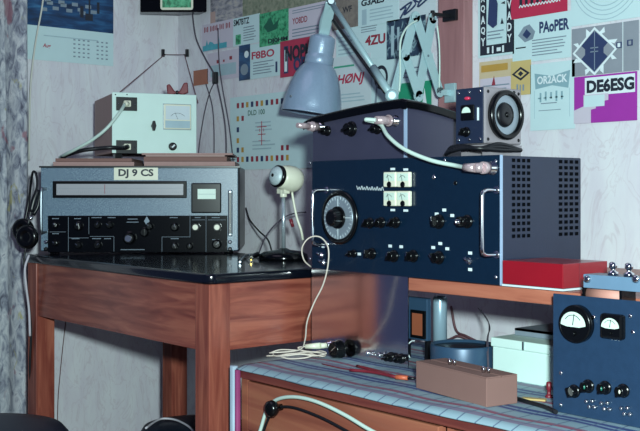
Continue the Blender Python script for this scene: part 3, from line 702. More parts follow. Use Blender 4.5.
xa, za = pp(198.5, 194.3); xb, _ = pp(215.5, 194.3); MB().box(xa, xb, -.0114, -.011, za, za+.0008).build('scale_line', PGRY, sm_)
bp = rr(48, 215.5, 227.5, 252.5, -.0003, -.003, 'lower_panel', BLACKP, r, .001)
# ruled lines and lettering strips on the lower panel
b = MB()
def hl_(x0, x1, y, th=.0007):
    xa, za = pp(x0, y); xb, _ = pp(x1, y); b.box(xa, xb, -.0036, -.0032, za, za+th)
def vl_(x, y0, y1, th=.0007):
    xa, za = pp(x, y1); _, zb = pp(x, y0); b.box(xa, xa+th, -.0036, -.0032, za, zb)
vl_(68.5, 217, 251.5); vl_(89, 217, 234); hl_(69, 89, 238); hl_(90, 114, 236.5); vl_(114, 236.5, 251.5); hl_(162, 190, 237); vl_(162, 237, 251.5); vl_(190, 216, 237); vl_(206, 216, 252)
hl_(192, 205, 220); hl_(208, 226, 220); hl_(50, 66, 232)
b.build('ruled_lines', PGRY, bp)
b = MB()
for px, py, w_ in ((97, 218, 10), (112, 218, 8), (78, 219, 7), (76, 239, 8), (97, 239, 9), (108, 239, 7), (56, 219, 7), (56, 234, 7), (133, 219.5, 10), (133, 222.5, 12), (133, 250, 24), (175, 239, 8), (198, 218, 6), (216, 218, 8), (216, 240, 7), (174, 218, 8)):
    xa, za = pp(px-w_/2, py); xb, _ = pp(px+w_/2, py); n = max(3, int(w_/1.1))
    for k in range(n): x = xa+(xb-xa)*k/n; b.box(x, x+(xb-xa)/n*.65, -.0036, -.0032, za, za+.0022)
b.build('tiny_lettering', PGRY, bp)
for px, py, rr_ in ((56, 225, .007), (56, 243, .007), (79, 226, .010), (98, 225, .008), (110, 225, .008), (79, 245, .008), (98, 245, .009), (175, 227, .009), (150, 226, .008), (175, 246, .008), (190, 246, .007)):
    x, z = pp(px, py); knob(bp, x, z, rr_, .012, ang=random.randint(-60, 60), y=-.003)
x, z = pp(130, 238); kk = knob(bp, x, z, .014, .022, ang=20, pointer=False, y=-.003, name='tuning_knob'); MB().lathe([(.009, 0), (.008, .004)], (x, -.0285, z), (0, -1, 0), 20).build('cap', CHROME, kk)
x, z = pp(145, 232); knob(bp, x, z, .010, .018, ang=0, pointer=False, y=-.003)
for px in (196, 217.5):
    x, z = pp(px, 227); b = MB(); b.lathe([(.012, 0), (.011, .010), (.010, .016)], (x, -.0032, z), (0, -1, 0), 24); kk = b.build('knob', BLACK, bp)
    MB().lathe([(.0072, 0), (.0066, .003)], (x, -.0194, z), (0, -1, 0), 20).build('cap', CREAM, kk)
x, z = pp(217, 244); knob(bp, x, z, .010, .014, ang=40, y=-.003)
x, z = pp(147, 221); MB().prism([(x, z+.012), (x+.007, z), (x, z-.012), (x-.007, z)], -.0036, -.0031, 'xz').build('maker_badge', PGRY, bp)
# rack handles
xa, z1 = pp(230.5, 190); _, z2 = pp(230.5, 236)
b = MB(); b.box(xa-.0055, xa+.0055, -.014, -.0003, z2, z1); b.build('handle', STEEL, r, bevel=.003); MB().box(xa-.003, xa+.0025, -.0152, -.0143, z2+.006, z1-.006).build('handle_grip', DKRUB, r)
xa, z1 = pp(46, 189); _, z2 = pp(46, 232)
b = MB(); b.tube([(xa, -.0005, z1), (xa-.002, -.025, z1), (xa-.004, -.034, z1-.008), (xa-.004, -.034, z2+.008), (xa-.002, -.025, z2), (xa, -.0005, z2)], .0036, 10, 4); b.build('handle', STEEL, r)
for px, py in ((230, 242), (230, 249), (46, 242), (46, 249)):
    x, z = pp(px, py); b = MB(); b.lathe([(.0055, 0), (.005, .004), (.002, .006)], (x, 0, z), (0, -1, 0), 16); b.build('socket', DKRUB if py > 245 else CHROME, r)

# ---------------------------------------------------------------- headphones hung on the left handle
hx = atD(28.5, 236, 2.64)
hp = thing('headphones', 'black headphones hanging at the left side of the grey receiver', 'headphones', hx)
YM = lambda Y: 2.62+(Y-1.835)*1.3
L = lambda px, py, Y=1.85: atD(px, py, YM(Y))-hx
nrm = Vector((.55, -.83, 0)).normalized()
for k, (px, py, Y, nn) in enumerate(((28, 237, 1.835, nrm), (24, 230, 1.885, nrm))):
    b = MB(); b.lathe([(.012, -.012), (.026, -.008), (.030, 0), (.030, .008), (.022, .014), (.014, .011), (.010, .008)], L(px, py, Y), nn, 32); b.build('ear_cup', BLACK, hp)
b = MB()
b.tube([L(28, 226, 1.835), L(32, 205, 1.84), L(37, 186, 1.85), L(36, 174, 1.86), L(33, 172, 1.87), L(31, 182, 1.88), L(29, 200, 1.89), L(25, 222, 1.888)], .0032, 8, 6); b.build('headband', DKRUB, hp)
b = MB(); b.tube([L(31, 212, 1.838), L(34, 200, 1.84), L(38, 190, 1.845)], .0075, 8, 4); b.tube([L(33, 215, 1.85), L(38, 206, 1.852), L(40, 192, 1.856)], .005, 8, 4); b.build('head_pad', DKRUB, hp)
b = MB(); b.ball(L(31, 218, 1.83), .005, 10); b.build('yoke_pin', CHROME, hp)
b = MB(); b.tube([L(26, 247, 1.83), L(24, 262, 1.83), L(27, 290, 1.83), L(31, 330, 1.84), L(30, 370, 1.85), L(33, 405, 1.87)], .003, 8, 6); b.build('lead', WIREB, hp)
o = atD(31, 262, 2.60)
b = MB(); b.tube([atD(29, 255, 2.61)-o, atD(25, 268, 2.60)-o, atD(26, 285, 2.60)-o, atD(29, 310, 2.61)-o, atD(30, 336, 2.61)-o], .003, 8, 6); tag(b.build('hanging_cable', CORDP, None, o), 'pale cable hanging beside the left table leg', 'cable')

# ---------------------------------------------------------------- paper stacks on the receiver
ztop = o.z
rt = lambda x, y, z: Vector((r.location.x, r.location.y, 0))+Matrix.Rotation(AR, 3, 'Z') @ Vector((x, y, 0))+Vector((0, 0, z))
ZR = TZ+.0005+RH+.0012
def stack(pxa, pxb, yy, dep, n, h, dx, name, lab, grp):
    xa = R.pp(pxa, 165, yy)[0]; xb = R.pp(pxb, 165, yy)[0]; z = ZR
    for k in range(n):
        j = dx[k]; b = MB(); b.box(0, xb-xa+j[1], 0, dep, 0, h[k]-.0006)
        ob = b.build(name, [PINKB, BROWNCB, SIDEB][k % 3], None, rt(xa+j[0], yy, z), AR+math.radians(j[2]), bevel=.0006); tag(ob, lab[k], 'papers', grp); z += h[k]
    return z
zl = stack(53, 134, .015, .22, 2, (.011, .009), ((0, 0, 0), (.006, -.012, .6)), 'magazine', ('lower pink brown pamphlet left on the receiver, under the black plug lead', 'upper pink brown pamphlet left on the receiver, under the black plug lead'), 'pamphlets at the left on the receiver')
zr = stack(144, 235, .012, .23, 4, (.012, .012, .004, .0055), ((0, 0, 0), (-.001, -.02, .3), (.004, -.03, -.4), (-.006, .0, .2)), 'magazine',
   ('lowest pinkish pamphlet of the right stack on the receiver', 'second pamphlet from the bottom in the right stack on the receiver', 'thin third pamphlet in the right stack on the receiver', 'topmost pamphlet of the right stack on the receiver, beneath the white meter box'), 'pamphlets in the right stack on the receiver')
# ---------------------------------------------------------------- white regulator box
AW = ANG+math.radians(22); Yw = 2.715; c0 = room((112-320)/FP*Yw, Yw)
o = Vector((c0.x, c0.y, zr+.0006)); Wf = Fr(o, AW)
q = thing('voltage_regulator', 'pale white metal box with a small meter and two plugs, standing on the pamphlets', 'instrument', o, AW)
WW = Wf.pp(196.5, 120)[0]; WH = H+(HY-92)/FP*Yw-o.z
MB().box(.002, WW-.002, .003, .27, 0, WH-.002).build('case', SIDEB, q, bevel=.002)
MB().box(0, WW, -.001, .0027, 0, WH).build('front_panel', WHITEP, q, bevel=.0015)
zf = zl+.0003-o.z
b = MB(); b.box(.012, .03, .02, .05, zf, -.0003) if zf < -.001 else b.box(.012, .03, .02, .05, -.002, 0); b.build('foot', BLACK, q)
wq = lambda px, py: Wf.pp(px, py, -.001)
for (px, py) in ((126.5, 104), (126.5, 147)):
    xa, za = wq(px-10.5, py+6.5); xb, zb = wq(px+10.5, py-6.5)
    so = MB().box(xa, xb, -.004, -.0012, za, zb).build('socket_plate', DKRUB, q, bevel=.001)
    xc, zc = wq(px, py); MB().box(xc-.009, xc+.009, -.016, -.0042, zc-.008, zc+.008).build('socket', CREAM, so, bevel=.002)
    for dx in (-.022, .022): MB().lathe([(.002, 0), (.001, .001)], (xc+dx, -.004, zc), (0, -1, 0), 8).build('screw', CHROME, so)
xa, za = wq(163.5, 129); xb, zb = wq(190.5, 105)
mt = MB().box(xa, xb, -.008, -.0013, za, zb).build('panel_meter', CREAM, q, bevel=.002)
MB().box(xa+.004, xb-.004, -.0086, -.0082, za+(zb-za)*.38, zb-.004).build('meter_face', PAPER, mt); MB().box(xa+.003, xb-.003, -.0088, -.0082, za+.003, za+(zb-za)*.34).build('meter_lower_mask', PFAINT, mt)
xm = (xa+xb)/2; zm = za+(zb-za)*.4
b = MB(); b.tube([(xm+.024*math.sin(a_), -.009, zm+.02*math.cos(a_)-.004) for a_ in (-.9, -.45, 0, .45, .9)], .0004, 5, 4); b.bar((xm, -.009, zm), (xm-.008, -.009, zm+.018), .0007, .0004); b.build('needle_and_scale', PBLK, mt)
b = MB(); b.box(xa-.0015, xb+.0015, -.003, -.0012, za-.0015, zb+.0015); b.build('meter_rim', STEEL, mt)
x, z = wq(153, 126); b = MB(); b.lathe([(.006, 0), (.005, .006)], (x, -.0012, z), (0, -1, 0), 16); b.prism([(x-.0025, z-.013), (x+.0025, z-.013), (x+.006, z), (x+.0025, z+.013), (x-.0025, z+.013), (x-.006, z)], -.016, -.006, 'xz'); b.build('knob', DKRUB, q, bevel=.001)
x, z = wq(172.5, 146.5); kn = MB().lathe([(.011, 0), (.010, .008), (.007, .009)], (x, -.0012, z), (0, -1, 0), 24).build('fuse_holder', DKRUB, q); MB().bar((x-.004, -.0106, z-.003), (x+.004, -.0106, z+.004), .004, .0006).build('fuse_cap', PWHT, kn)
for px, py in ((115.5, 94.5), (127, 94.5)): x, z = wq(px, py); MB().lathe([(.0018, 0), (.001, .001)], (x, -.0011, z), (0, -1, 0), 8).build('screw', BLACK, q)
def wl(x, y, z): return Vector(q.location)+Matrix.Rotation(AW, 3, 'Z') @ Vector((x, y, z))
reg = q
# plug leads
for i, (py, m_, lab, rad) in enumerate(((104, WIREW, 'white mains lead plugged into the upper socket of the white box', .0042), (147, WIREB, 'black mains lead plugged into the lower socket of the white box', .0052))):
    x, z = wq(126.5, py); p0 = wl(x, -.0165, z); cb = thing('mains_lead', lab, 'cable', p0)
    b = MB(); b.cyl((0, 0, 0), room(-.006, -.012)-Vector((0, 0, .003)), .0065, .0055, 14); b.build('plug', CREAM if i == 0 else BLACK, cb)
    w0 = room(-.006, -.012)-Vector((0, 0, .003)); f_ = lambda px, py_, Y: atD(px, py_, Y)-p0
    if i == 0: pts = [w0, f_(120, 112, 2.67), f_(107, 128, 2.655), f_(92, 140, 2.655), f_(76, 149, 2.665), f_(66, 154, 2.69), f_(60, 157.5, 2.735)]
    else: pts = [w0, f_(112, 147.5, 2.67), f_(98, 148.5, 2.67), f_(82, 150.5, 2.67), f_(70, 154, 2.69), f_(62, 157.5, 2.715)]
    b = MB(); b.tube(pts, rad, 10, 7); b.build('lead', m_, cb)
# red bow-like clip pair on top of the box
o = wl(WW*.80, .03, WH+.0006); cq = thing('crocodile_clips', 'pair of dark red crocodile clips on top of the white box', 'clips', o, ANG)
for s_ in (-1, 1):
    b = MB(); b.prism([(0, .006), (s_*.008, .012), (s_*.018, .032), (s_*.028, .034), (s_*.030, .006), (s_*.014, 0)] if s_ > 0 else [(0, .006), (-.012, 0), (-.026, .002), (-.028, .026), (-.020, .030), (-.008, .012)], -.008, .006, 'xz'); b.build('clip', REDD, cq, bevel=.003, seg=3)
b = MB(); b.ball((0, -.001, .007), .0055, 12); b.build('joint', DKRUB, cq)

# ---------------------------------------------------------------- desk microphone
mb = atD(283.5, 250, 2.449); mb.z = TZ+.0006
mi = thing('desk_microphone', 'cream egg-shaped microphone on a chrome pole with a black base on the table', 'microphone', mb)
q = MB(); q.lathe([(.057, 0), (.058, .004), (.056, .012), (.045, .018), (.015, .022), (.008, .026)], (0, 0, 0), n=40); bs_ = q.build('base', BLACKP, mi)
ph = H-(192-HY)/FP*2.449-mb.z
MB().cyl((0, 0, .024), (0, 0, ph), .005, .0045, 16).build('pole', mat('satin_nickel', 'b4c0c8', .25, .6), mi)
hd = atD(290, 179, 2.455)-mb; ax = room(-.70, -.66).normalized()+Vector((0, 0, .16)); ax.normalize()
b = MB(); b.lathe([(.006, -.030), (.018, -.028), (.027, -.020), (.0315, -.006), (.031, .010), (.028, .024), (.0245, .034)], hd, ax, 36); hb = b.build('head', CREAM, mi)
MB().lathe([(.0245, .033), (.0262, .035), (.0262, .041), (.0235, .044)], hd, ax, 36).build('black_ring', BLACK, hb)
MB().lathe([(.0228, .042), (.0215, .047), (.013, .052), (.004, .054)], hd, ax, 32).build('grille', mat('pale_grille', 'b4c4c8', .5, .2, .3, 300), hb)
MB().lathe([(.0042, .050), (.004, .0555)], hd, ax, 14).build('grille_badge', BLACK, hb)
cc = Vector((0, 0, ph)); b = MB(); b.tube([cc+Vector((0, 0, -.012)), cc+Vector((0, 0, .006)), cc+(hd-cc)*.5], .0085, 14, 4); b.box(-.016, .014, -.008, .008, ph-.004, ph+.008); b.build('swivel', CREAM, mi, bevel=.001)
f_ = lambda px, py, Y: atD(px, py, Y)-mb
b = MB(); b.tube([f_(292, 192, 2.455), f_(294, 204, 2.455), f_(297, 218, 2.455), f_(301, 230, 2.455), f_(303, 240, 2.46)], .003, 8, 6); b.build('lead', CREAM, mi)
b = MB(); b.cyl(f_(290.5, 219, 2.445), f_(293, 227, 2.445), .0045, .0035, 12); b.build('red_switch', REDD, mi)
# key-like jack and wires on table behind receiver's right side
o = onZ(251, 261, TZ+.001)
jk = thing('jack_plug', 'black jack plug with brass tip lying on the black table top', 'plug', o)
b = MB(); b.tube([(0, 0, .006), room(.0, .03)+Vector((0, 0, .008)), room(.012, .055)+Vector((0, 0, .012))], .006, 12, 4); b.build('grip', BLACK, jk)
b = MB(); b.cyl((0, 0, .006), room(.002, -.026)+Vector((0, 0, .004)), .003, .0022, 10); b.build('brass_tip', BRASS, jk)
def cable(name, lab, pts, rad, m_, sub=7):
    o = Vector(pts[0]); b = MB(); b.tube([Vector(p_)-o for p_ in pts], rad, 8, sub); return tag(b.build(name, m_, None, o), lab, 'cable')
tz = TZ+.004
cable('table_cable', 'black cable arching off the table between receiver and microphone', [atD(246, 208, 3.03), atD(250, 220, 2.96), atD(259, 231, 2.80), atD(268, 240, 2.66), onZ(273, 256, tz)], .0022, WIREB)
cable('table_cable', 'grey wire curving up behind the microphone pole', [onZ(258, 256, tz), atD(264, 240, 2.60), atD(272, 228, 2.64), atD(282, 219, 2.66), atD(292, 214, 2.68), atD(306, 212, 2.70)], .0018, WIREG)
cable('table_cable', 'black cable lying flat on the table right of the receiver', [onZ(240, 258, tz), onZ(248, 255, tz), onZ(256, 255, tz), onZ(264, 257, TZ+.005)], .003, WIREB)
cable('table_cable', 'thin grey wire resting behind the jack plug', [onZ(240, 262, tz), onZ(244, 257, tz), onZ(250, 255, tz+.006)], .0025, STEEL)
cable('white_flex', 'thick white cable looped over the drawer knob of the low cabinet', [onV(254, 450, CV-.012), onV(261, 428, CV-.010), onV(266, 412, CV-.009), onV(273, 402, CV-.009), onV(284, 397.5, CV-.010), onV(300, 397.5, CV-.011), onV(320, 403, CV-.012), onV(345, 415, CV-.012), onV(372, 431, CV-.014), onV(410, 450, CV-.014)], .0034, WIREW)
cable('black_flex', 'black cable hanging below the white flex on the cabinet front', [onV(258, 450, CV-.006), onV(265, 427, CV-.006), onV(271, 414, CV-.007), onV(279, 407.5, CV-.007), onV(295, 408, CV-.007), onV(322, 418, CV-.007), onV(352, 434, CV-.007), onV(380, 450, CV-.007)], .0027, WIREB)

# ---------------------------------------------------------------- lamp on the scissor bracket
UX = -1.657
def sp(px, py): return onU(px, py, UX)
lo = onV(455, 92, VW-.034); 
lp = thing('scissor_lamp', 'grey blue enamel lamp on a scissor arm fixed to the wooden board', 'lamp', lo)
q_ = lambda p_: Vector(p_)-lo
A, Bt, C_, D_, E_ = sp(393.5, 96), sp(414.6, 17), sp(438.5, 92), sp(432.6, 18.5), sp(417.8, 96)
m1, m2 = sp(404.5, 56), sp(426.5, 56)
def link(a, b_, off, nm='scissor_link'):
    o_ = Vector((off, 0, 0)); b = MB(); b.bar(q_(a)+o_, q_(b_)+o_, .024, .003, (0, 1, 0)); bb = (q_(b_)-q_(a)).normalized()
    for e in (q_(a), q_(b_)): b.lathe([(.0125, -.0015), (.0125, .0015)], e+o_, (1, 0, 0), 16)
    return b.build(nm, LAMPBAR, lp, bevel=.0006)
link(A, Bt, .0); link(m1, E_, .004); link(Bt, C_, .004); link(D_, E_, .0)
for e in (m1, m2, Bt, C_, D_, E_, A):
    b = MB(); b.lathe([(.003, -.004), (.003, .006), (.002, .007)], q_(e), (1, 0, 0), 12); b.build('pivot_pin', mat('pin_grey', '5c6c78', .4), lp)
# end brackets to the board
Cw = Vector((C_.x, VW-.031, C_.z)); Dw = Vector((D_.x, VW-.031, D_.z+.012))
b = MB(); b.bar(q_(C_), q_(Cw), .014, .006); b.box(*[x for pr in ((q_(Cw).x-.016, q_(Cw).x+.016), (q_(Cw).y-.008, q_(Cw).y), (q_(Cw).z-.022, q_(Cw).z+.022)) for x in pr]); b.build('wall_bracket', LAMPBAR, lp, bevel=.001)
b = MB(); b.bar(q_(D_)+Vector((0, 0, .010)), q_(Dw), .008, .006); b.box(*[x for pr in ((q_(Dw).x-.02, q_(Dw).x+.02), (q_(Dw).y-.010, q_(Dw).y), (q_(Dw).z-.012, q_(Dw).z+.014)) for x in pr]); b.cyl(q_(D_)+Vector((0, 0, -.006)), q_(D_)+Vector((0, 0, .018)), .005); b.build('upper_bracket', DKRUB, lp, bevel=.001)
# cable along scissor
b = MB(); b.tube([q_(sp(396, 92)), q_(sp(397, 75)), q_(sp(397, 45)), q_(sp(401, 32)), q_(sp(407, 25)), q_(sp(414, 21))], .0022, 8, 6); b.tube([q_(sp(434, 26)), q_(sp(436, 45)), q_(sp(436.5, 70)), q_(sp(436, 88))], .0018, 8, 6)
for v_ in b.v: v_.x += .010
b.build('lamp_flex', WIREW, lp)
# arm
JT = atD(331, 2, 2.50); A2 = A+Vector((.0, -.006, .0))
b = MB(); 
dv = (JT-A2).normalized()
b.cyl(q_(A2), q_(A2)+dv*.10, .0085, .0085, 16); b.cyl(q_(A2)+dv*.095, q_(JT), .0062, .0062, 16); b.build('upper_arm', LAMPBAR, lp)
off = Vector((-.012, -.008, -.013)); b = MB(); b.cyl(q_(A2)+dv*.02+off*.4, q_(A2)+dv*.30+off, .004, .004, 10); b.build('arm_shadow_bar', DKRUB, lp)  # dark bar modelled in place of the shadow along the arm
b = MB(); b.lathe([(.011, -.010), (.014, -.006), (.014, .008), (.008, .012)], q_(A2), (.777, -.629, 0), 20); b.build('arm_joint', LAMPBAR, lp)
b = MB(); b.lathe([(.007, -.014), (.010, -.008), (.010, .008), (.007, .014)], q_(JT), (.777, -.629, 0), 18); b.build('shade_joint', STEEL, lp)
# shade: axis from the joint down to the left
S0 = atD(322.5, 40, 2.55); S1 = atD(311, 114, 2.55)
axs = (S1-S0).normalized()
b = MB(); b.bar(q_(JT), q_(S0)-axs*.0, .026, .012, room(1, 0)); b.tube([q_(JT)+Vector((0, 0, .002)), q_(atD(323, 22, 2.53)), q_(S0)], .009, 10, 4); b.build('shade_holder', LAMPBAR, lp, bevel=.002)
ln = (S1-S0).length; k = FP/2.55
b = MB(); pr = [(8/k, -.012), (12.5/k, -.006), (13/k, .0), (13/k, 14/k), (12.6/k, 15/k), (14.3/k, 17/k), (14.3/k, 24/k), (13.4/k, 25.5/k)]
b.lathe(pr, q_(S0), axs, 36); b.build('lamp_holder', LAMPGREY, lp)
outp = [(13.5/k, 24.5/k), (17.5/k, 28.5/k), (21.8/k, 36/k), (25.6/k, 47/k), (28.4/k, 59/k), (29.8/k, 68/k), (30/k, 74/k), (30.6/k, 75/k)]
inn = [(29.4/k, 74.5/k), (28.8/k, 68/k), (27.4/k, 59/k), (24.6/k, 47/k), (20.8/k, 36/k), (15/k, 28.8/k)]
b = MB(); b.lathe(outp+inn, q_(S0), axs, 48, cap0=False, cap1=False); sh_ = b.build('lamp_shade', LAMPGREY, lp)
b = MB(); b.lathe([(.014, 28/k), (.016, 34/k), (.028, 50/k), (.026, 60/k), (.010, 66/k)], q_(S0), axs, 24); b.build('light_bulb', mat('frosted_bulb', 'c8ccc8', .4), lp)
b = MB(); pz = q_(atD(291, 96, 2.485)); b.ball(pz+Vector((0, 0, 0)), .003, 8); b.build('shade_screw', STEEL, lp)

# ---------------------------------------------------------------- wall cards
class Card:
    def __init__(s, label, l, r_, yt, yb, base, name='qsl_card', cat='card', v=VW, layer=0, tilt=0, left=False, grp='amateur radio cards pinned to the wall'):
        off = .0009*layer
        if left:
            a = onU(l, yt, UL); b_ = onU(r_, yt, UL); bb = onU(l, yb, UL); s.w = b_.y-a.y; rz = math.pi/2; o = Vector((UL+.0005+off, a.y, bb.z)); s.h = a.z-bb.z
        else:
            a = onV(l, yt, v); b_ = onV(r_, yt, v); bb = onV(l, yb, v); s.w = b_.x-a.x; rz = 0; o = Vector((a.x, v-.0005-off, bb.z)); s.h = a.z-bb.z
        s.o = MB().box(0, s.w, -.0007, 0, 0, s.h).build(name, base, None, o, rz); s.o.rotation_euler.y = math.radians(tilt)
        tag(s.o, label, cat, grp); s.y = -.0009
    def rect(s, x0, y0, x1, y1, m, name='printed_block'): MB().box(x0*s.w, x1*s.w, s.y-.0001, s.y+.0001, y0*s.h, y1*s.h).build(name, m, s.o); s.y -= .00022; return s
    def text(s, txt, x0, y0, x1, y1, m, shear=0, bold=.02, name='callsign'): text(name, txt, x0*s.w, x1*s.w, y0*s.h, y1*s.h, s.y, m, s.o, shear, bold); s.y -= .00022; return s
    def lines(s, x0, y0, x1, y1, n, m=PGRY, name='printed_lines', th=.35):
        b = MB()
        for k in range(n):
            z = y0+(y1-y0)*(k+.3)/n; e = x0+(x1-x0)*random.uniform(.7, 1)
            b.box(x0*s.w, e*s.w, s.y-.0001, s.y+.0001, z*s.h, (z+(y1-y0)/n*th)*s.h)
        b.build(name, m, s.o); s.y -= .00022; return s
    def poly(s, pts, m, name='printed_shape'):
        MB().prism([(x*s.w, y*s.h) for x, y in pts], s.y-.0001, s.y+.0001, 'xz').build(name, m, s.o); s.y -= .00022; return s
    def many(s, rects, m, name='printed_pattern'):
        b = MB()
        for x0, y0, x1, y1 in rects: b.box(x0*s.w, x1*s.w, s.y-.0001, s.y+.0001, y0*s.h, y1*s.h)
        b.build(name, m, s.o); s.y -= .00022; return s
    def ell(s, cx, cy, rx, ry, m, name='printed_disc', n=24, ring=0):
        if not ring: return s.poly([(cx+rx*math.cos(2*math.pi*i/n), cy+ry*math.sin(2*math.pi*i/n)) for i in range(n)], m, name)
        b = MB(); rs = []
        for k_r, dd in ((1, -.0001), (1, .0001), (1-ring, .0001), (1-ring, -.0001)):
            rs.append([Vector(((cx+rx*k_r*math.cos(2*math.pi*i/n))*s.w, s.y+dd, (cy+ry*k_r*math.sin(2*math.pi*i/n))*s.h)) for i in range(n)])
        rs.append(rs[0]); b.rings(rs, False, False, False); b.build(name, m, s.o); s.y -= .00022; return s

c = Card('olive mottled map sheet high on the wall above the green card', 239, 335, -8, 20, OLIVE, 'wall_poster', 'poster', grp=None)
c = Card('greyish photograph print with brown edge right of the corner speaker', 211, 243, -4, 29, GREYPIC, 'photo_print', 'photo', layer=1, grp=None); c.rect(0, 0, .16, .5, SIDEB)
c = Card('white card with teal skyline and a row of red letters', 203, 234, 25.5, 52.5, PAPERP, layer=2)
c.rect(.02, .02, .80, .22, PTEAL); c.poly([(.12, .22), (.16, .42), (.2, .22)], PTEAL); c.poly([(.2, .22), (.26, .34), (.34, .3), (.4, .22)], PTEAL); c.poly([(.52, .22), (.55, .5), (.58, .22)], PTEAL); c.many([(.08+k*.10, .70, .105+k*.10, .9) for k in range(9)]+[(.13+k*.10, .72, .15+k*.10, .88) for k in (0, 2, 3, 5, 7)], PREDD, 'red_letters')
c = Card('white card headed SM7BTZ with ruled lines beside the teal skyline', 234, 260.5, 19, 47, PAPERT, layer=2); c.text('SM7BTZ', .02, .72, .62, .95, PBLK, 0, .03); c.rect(.1, .05, .3, .4, GREENPIC); c.lines(.4, .1, .95, .65, 6)
c = Card('small green card with DJ0 lettering along its bottom', 260.5, 289.5, 14.5, 47.5, GREENPIC, layer=3); c.text('DJ0HM', .3, .03, .98, .2, PBLK, 0, .04); c.poly([(.15, .6), (.4, .85), (.5, .6), (.7, .75), (.6, .45), (.3, .4)], PGRND)
c = Card('pale pink card with small red YO8DD lettering above the red card', 289, 333, 9, 46, PAPERP, layer=2); c.text('YO8DD', .10, .55, .45, .72, PREDD, 0, .02); c.lines(.1, .82, .9, .95, 2); c.lines(.1, .1, .8, .45, 4)
c = Card('narrow dark blue photo card left of the F8BO card', 240, 251, 46, 81, SEA, layer=3); c.ell(.5, .3, .35, .16, PGRY); c.ell(.7, .72, .2, .1, PWHT)
c = Card('white card with red F8BO callsign', 251, 281.5, 45, 79.5, PAPERT, layer=2); c.text('F8BO', .05, .56, .8, .78, PRED, -.0, .03); c.lines(.1, .1, .8, .5, 5); c.rect(.84, .1, .9, .4, PBLU)
c = Card('bright red card with overlapping black letters behind the lamp shade', 281.5, 320, 42, 78, PRED, layer=4); c.rect(.1, .1, .22, .85, PBLU); c.rect(.12, .15, .19, .75, PWHT); c.text('NOPK', .14, .42, .85, .84, PBLK, 0, .05); c.text('OPE', .36, .12, .8, .5, PBLU, 0, .05)
c = Card('pale lilac card with a few red spots under the teal skyline', 208, 240, 54, 82, PAPERP, layer=1); c.rect(.1, .15, .9, .55, PFAINT); c.many([(.3, .6, .38, .72), (.5, .62, .55, .7), (.7, .66, .78, .78)], PREDD)
c = Card('large white award sheet headed DLD 100 bordered with small coats of arms', 231, 330, 98, 170, PAPERT, 'award_certificate', 'certificate', layer=2, grp=None)
sh_r = []; sh_b = []; sh_g = []
for i in range(11):
    x = .075+i*.052
    for y in (.14, .88):
        (sh_r, sh_b, sh_g)[(i*2+(y > .5)) % 3 if i % 4 else 0].append((x, y-.036, x+.026, y+.036))
for y in (.70, .55, .40, .27):
    for x in (.075, .127): 
        if not (y in (.55, .40) and x > .1): (sh_r, sh_b, sh_g)[int(y*10+x*20) % 3].append((x, y-.034, x+.026, y+.034))
for y in (.27,):
    for x in (.543, .595): sh_r.append((x, y-.034, x+.026, y+.034))
c.many(sh_r, PREDD, 'coats_of_arms'); c.many(sh_b, PBLU, 'coats_of_arms'); c.many(sh_g, PGOLD, 'coats_of_arms'); c.text('DLD 100', .20, .73, .38, .80, PGRND, 0, .01); c.lines(.28, .5, .5, .65, 3, PFAINT); c.lines(.25, .25, .5, .4, 3, PFAINT); c.many([(.345, .32, .352, .64), (.30, .56, .40, .57), (.31, .46, .39, .47), (.315, .38, .385, .385), (.325, .50, .33, .54), (.368, .50, .373, .54)], PRED)
c = Card('brown grey card marked W1 behind the lamp arm', 333, 360, -6, 31, BROWNC, layer=3); c.text('WF', .4, .42, .75, .58, PBLK)
c = Card('pale card with bold black G3AES above the scissor arm', 359.5, 400, -6, 28, PAPERT, layer=4); c.text('G3AES', .08, .60, .66, .80, PBLK, .05, .04); c.rect(.1, .05, .22, .5, PFAINT); c.lines(.3, .1, .95, .5, 4, PFAINT)
c = Card('white card signed with blue handwriting at the top of the scissor arm', 398, 437, -6, 22, PAPER, layer=3)
b = MB(); pts = [(.1, .1), (.25, .45), (.1, .4), (.4, .6), (.2, .2), (.5, .5), (.35, .8), (.6, .55), (.75, .9), (.55, .4), (.8, .6)]
b.tube([(x*c.w, -.0016, z*c.h) for x, z in pts], .0022, 6, 6); b.build('blue_handwriting', PBLU, c.o)
c = Card('pale card with dark red 4ZU lettering under the lamp arm', 337, 388.5, 29.5, 64, PAPERT, layer=2); c.text('4ZU', .58, .38, .96, .66, PREDD, 0, .04); c.lines(.5, .75, .9, .95, 3); c.lines(.05, .2, .4, .8, 5, PFAINT)
c = Card('white card with slanted red OH0NJ callsign beside the lamp shade', 329, 372, 59, 110, PAPER, layer=3); c.text('OHØNJ', .04, .42, .86, .66, PRED, .25, .03); c.lines(.15, .76, .75, .86, 1, PGRN); c.lines(.3, .1, .9, .3, 3, PFAINT)
c = Card('pale card with a dark ring emblem behind the lamp arm joint', 372, 400, 58, 112, PAPERT, layer=1); c.ell(.35, .62, .25, .22, PBLK, ring=.3); c.poly([(.1, .05), (.2, .6), (.25, .6), (.18, .05)], PGRY)
c = Card('navy photo card with pale window shapes behind the scissor links', 388, 427, 21.5, 60, NAVYPIC, layer=4); c.many([(.12, .1, .2, .85), (.28, .2, .34, .8), (.6, .1, .66, .5)], PFAINT)
c = Card('plain pale card between navy photo and green card behind scissor links', 399, 434, 58, 90, PAPERT, layer=2); c.lines(.1, .3, .9, .7, 3, PGRY)
c = Card('saturated green card behind the foot of the scissor arm', 400, 433, 84, 118, mat('vivid_green_card', '1f8a68', .6, 0, .2, 40), layer=5); c.poly([(.7, .1), (.8, .8), (.9, .1)], PWHT)
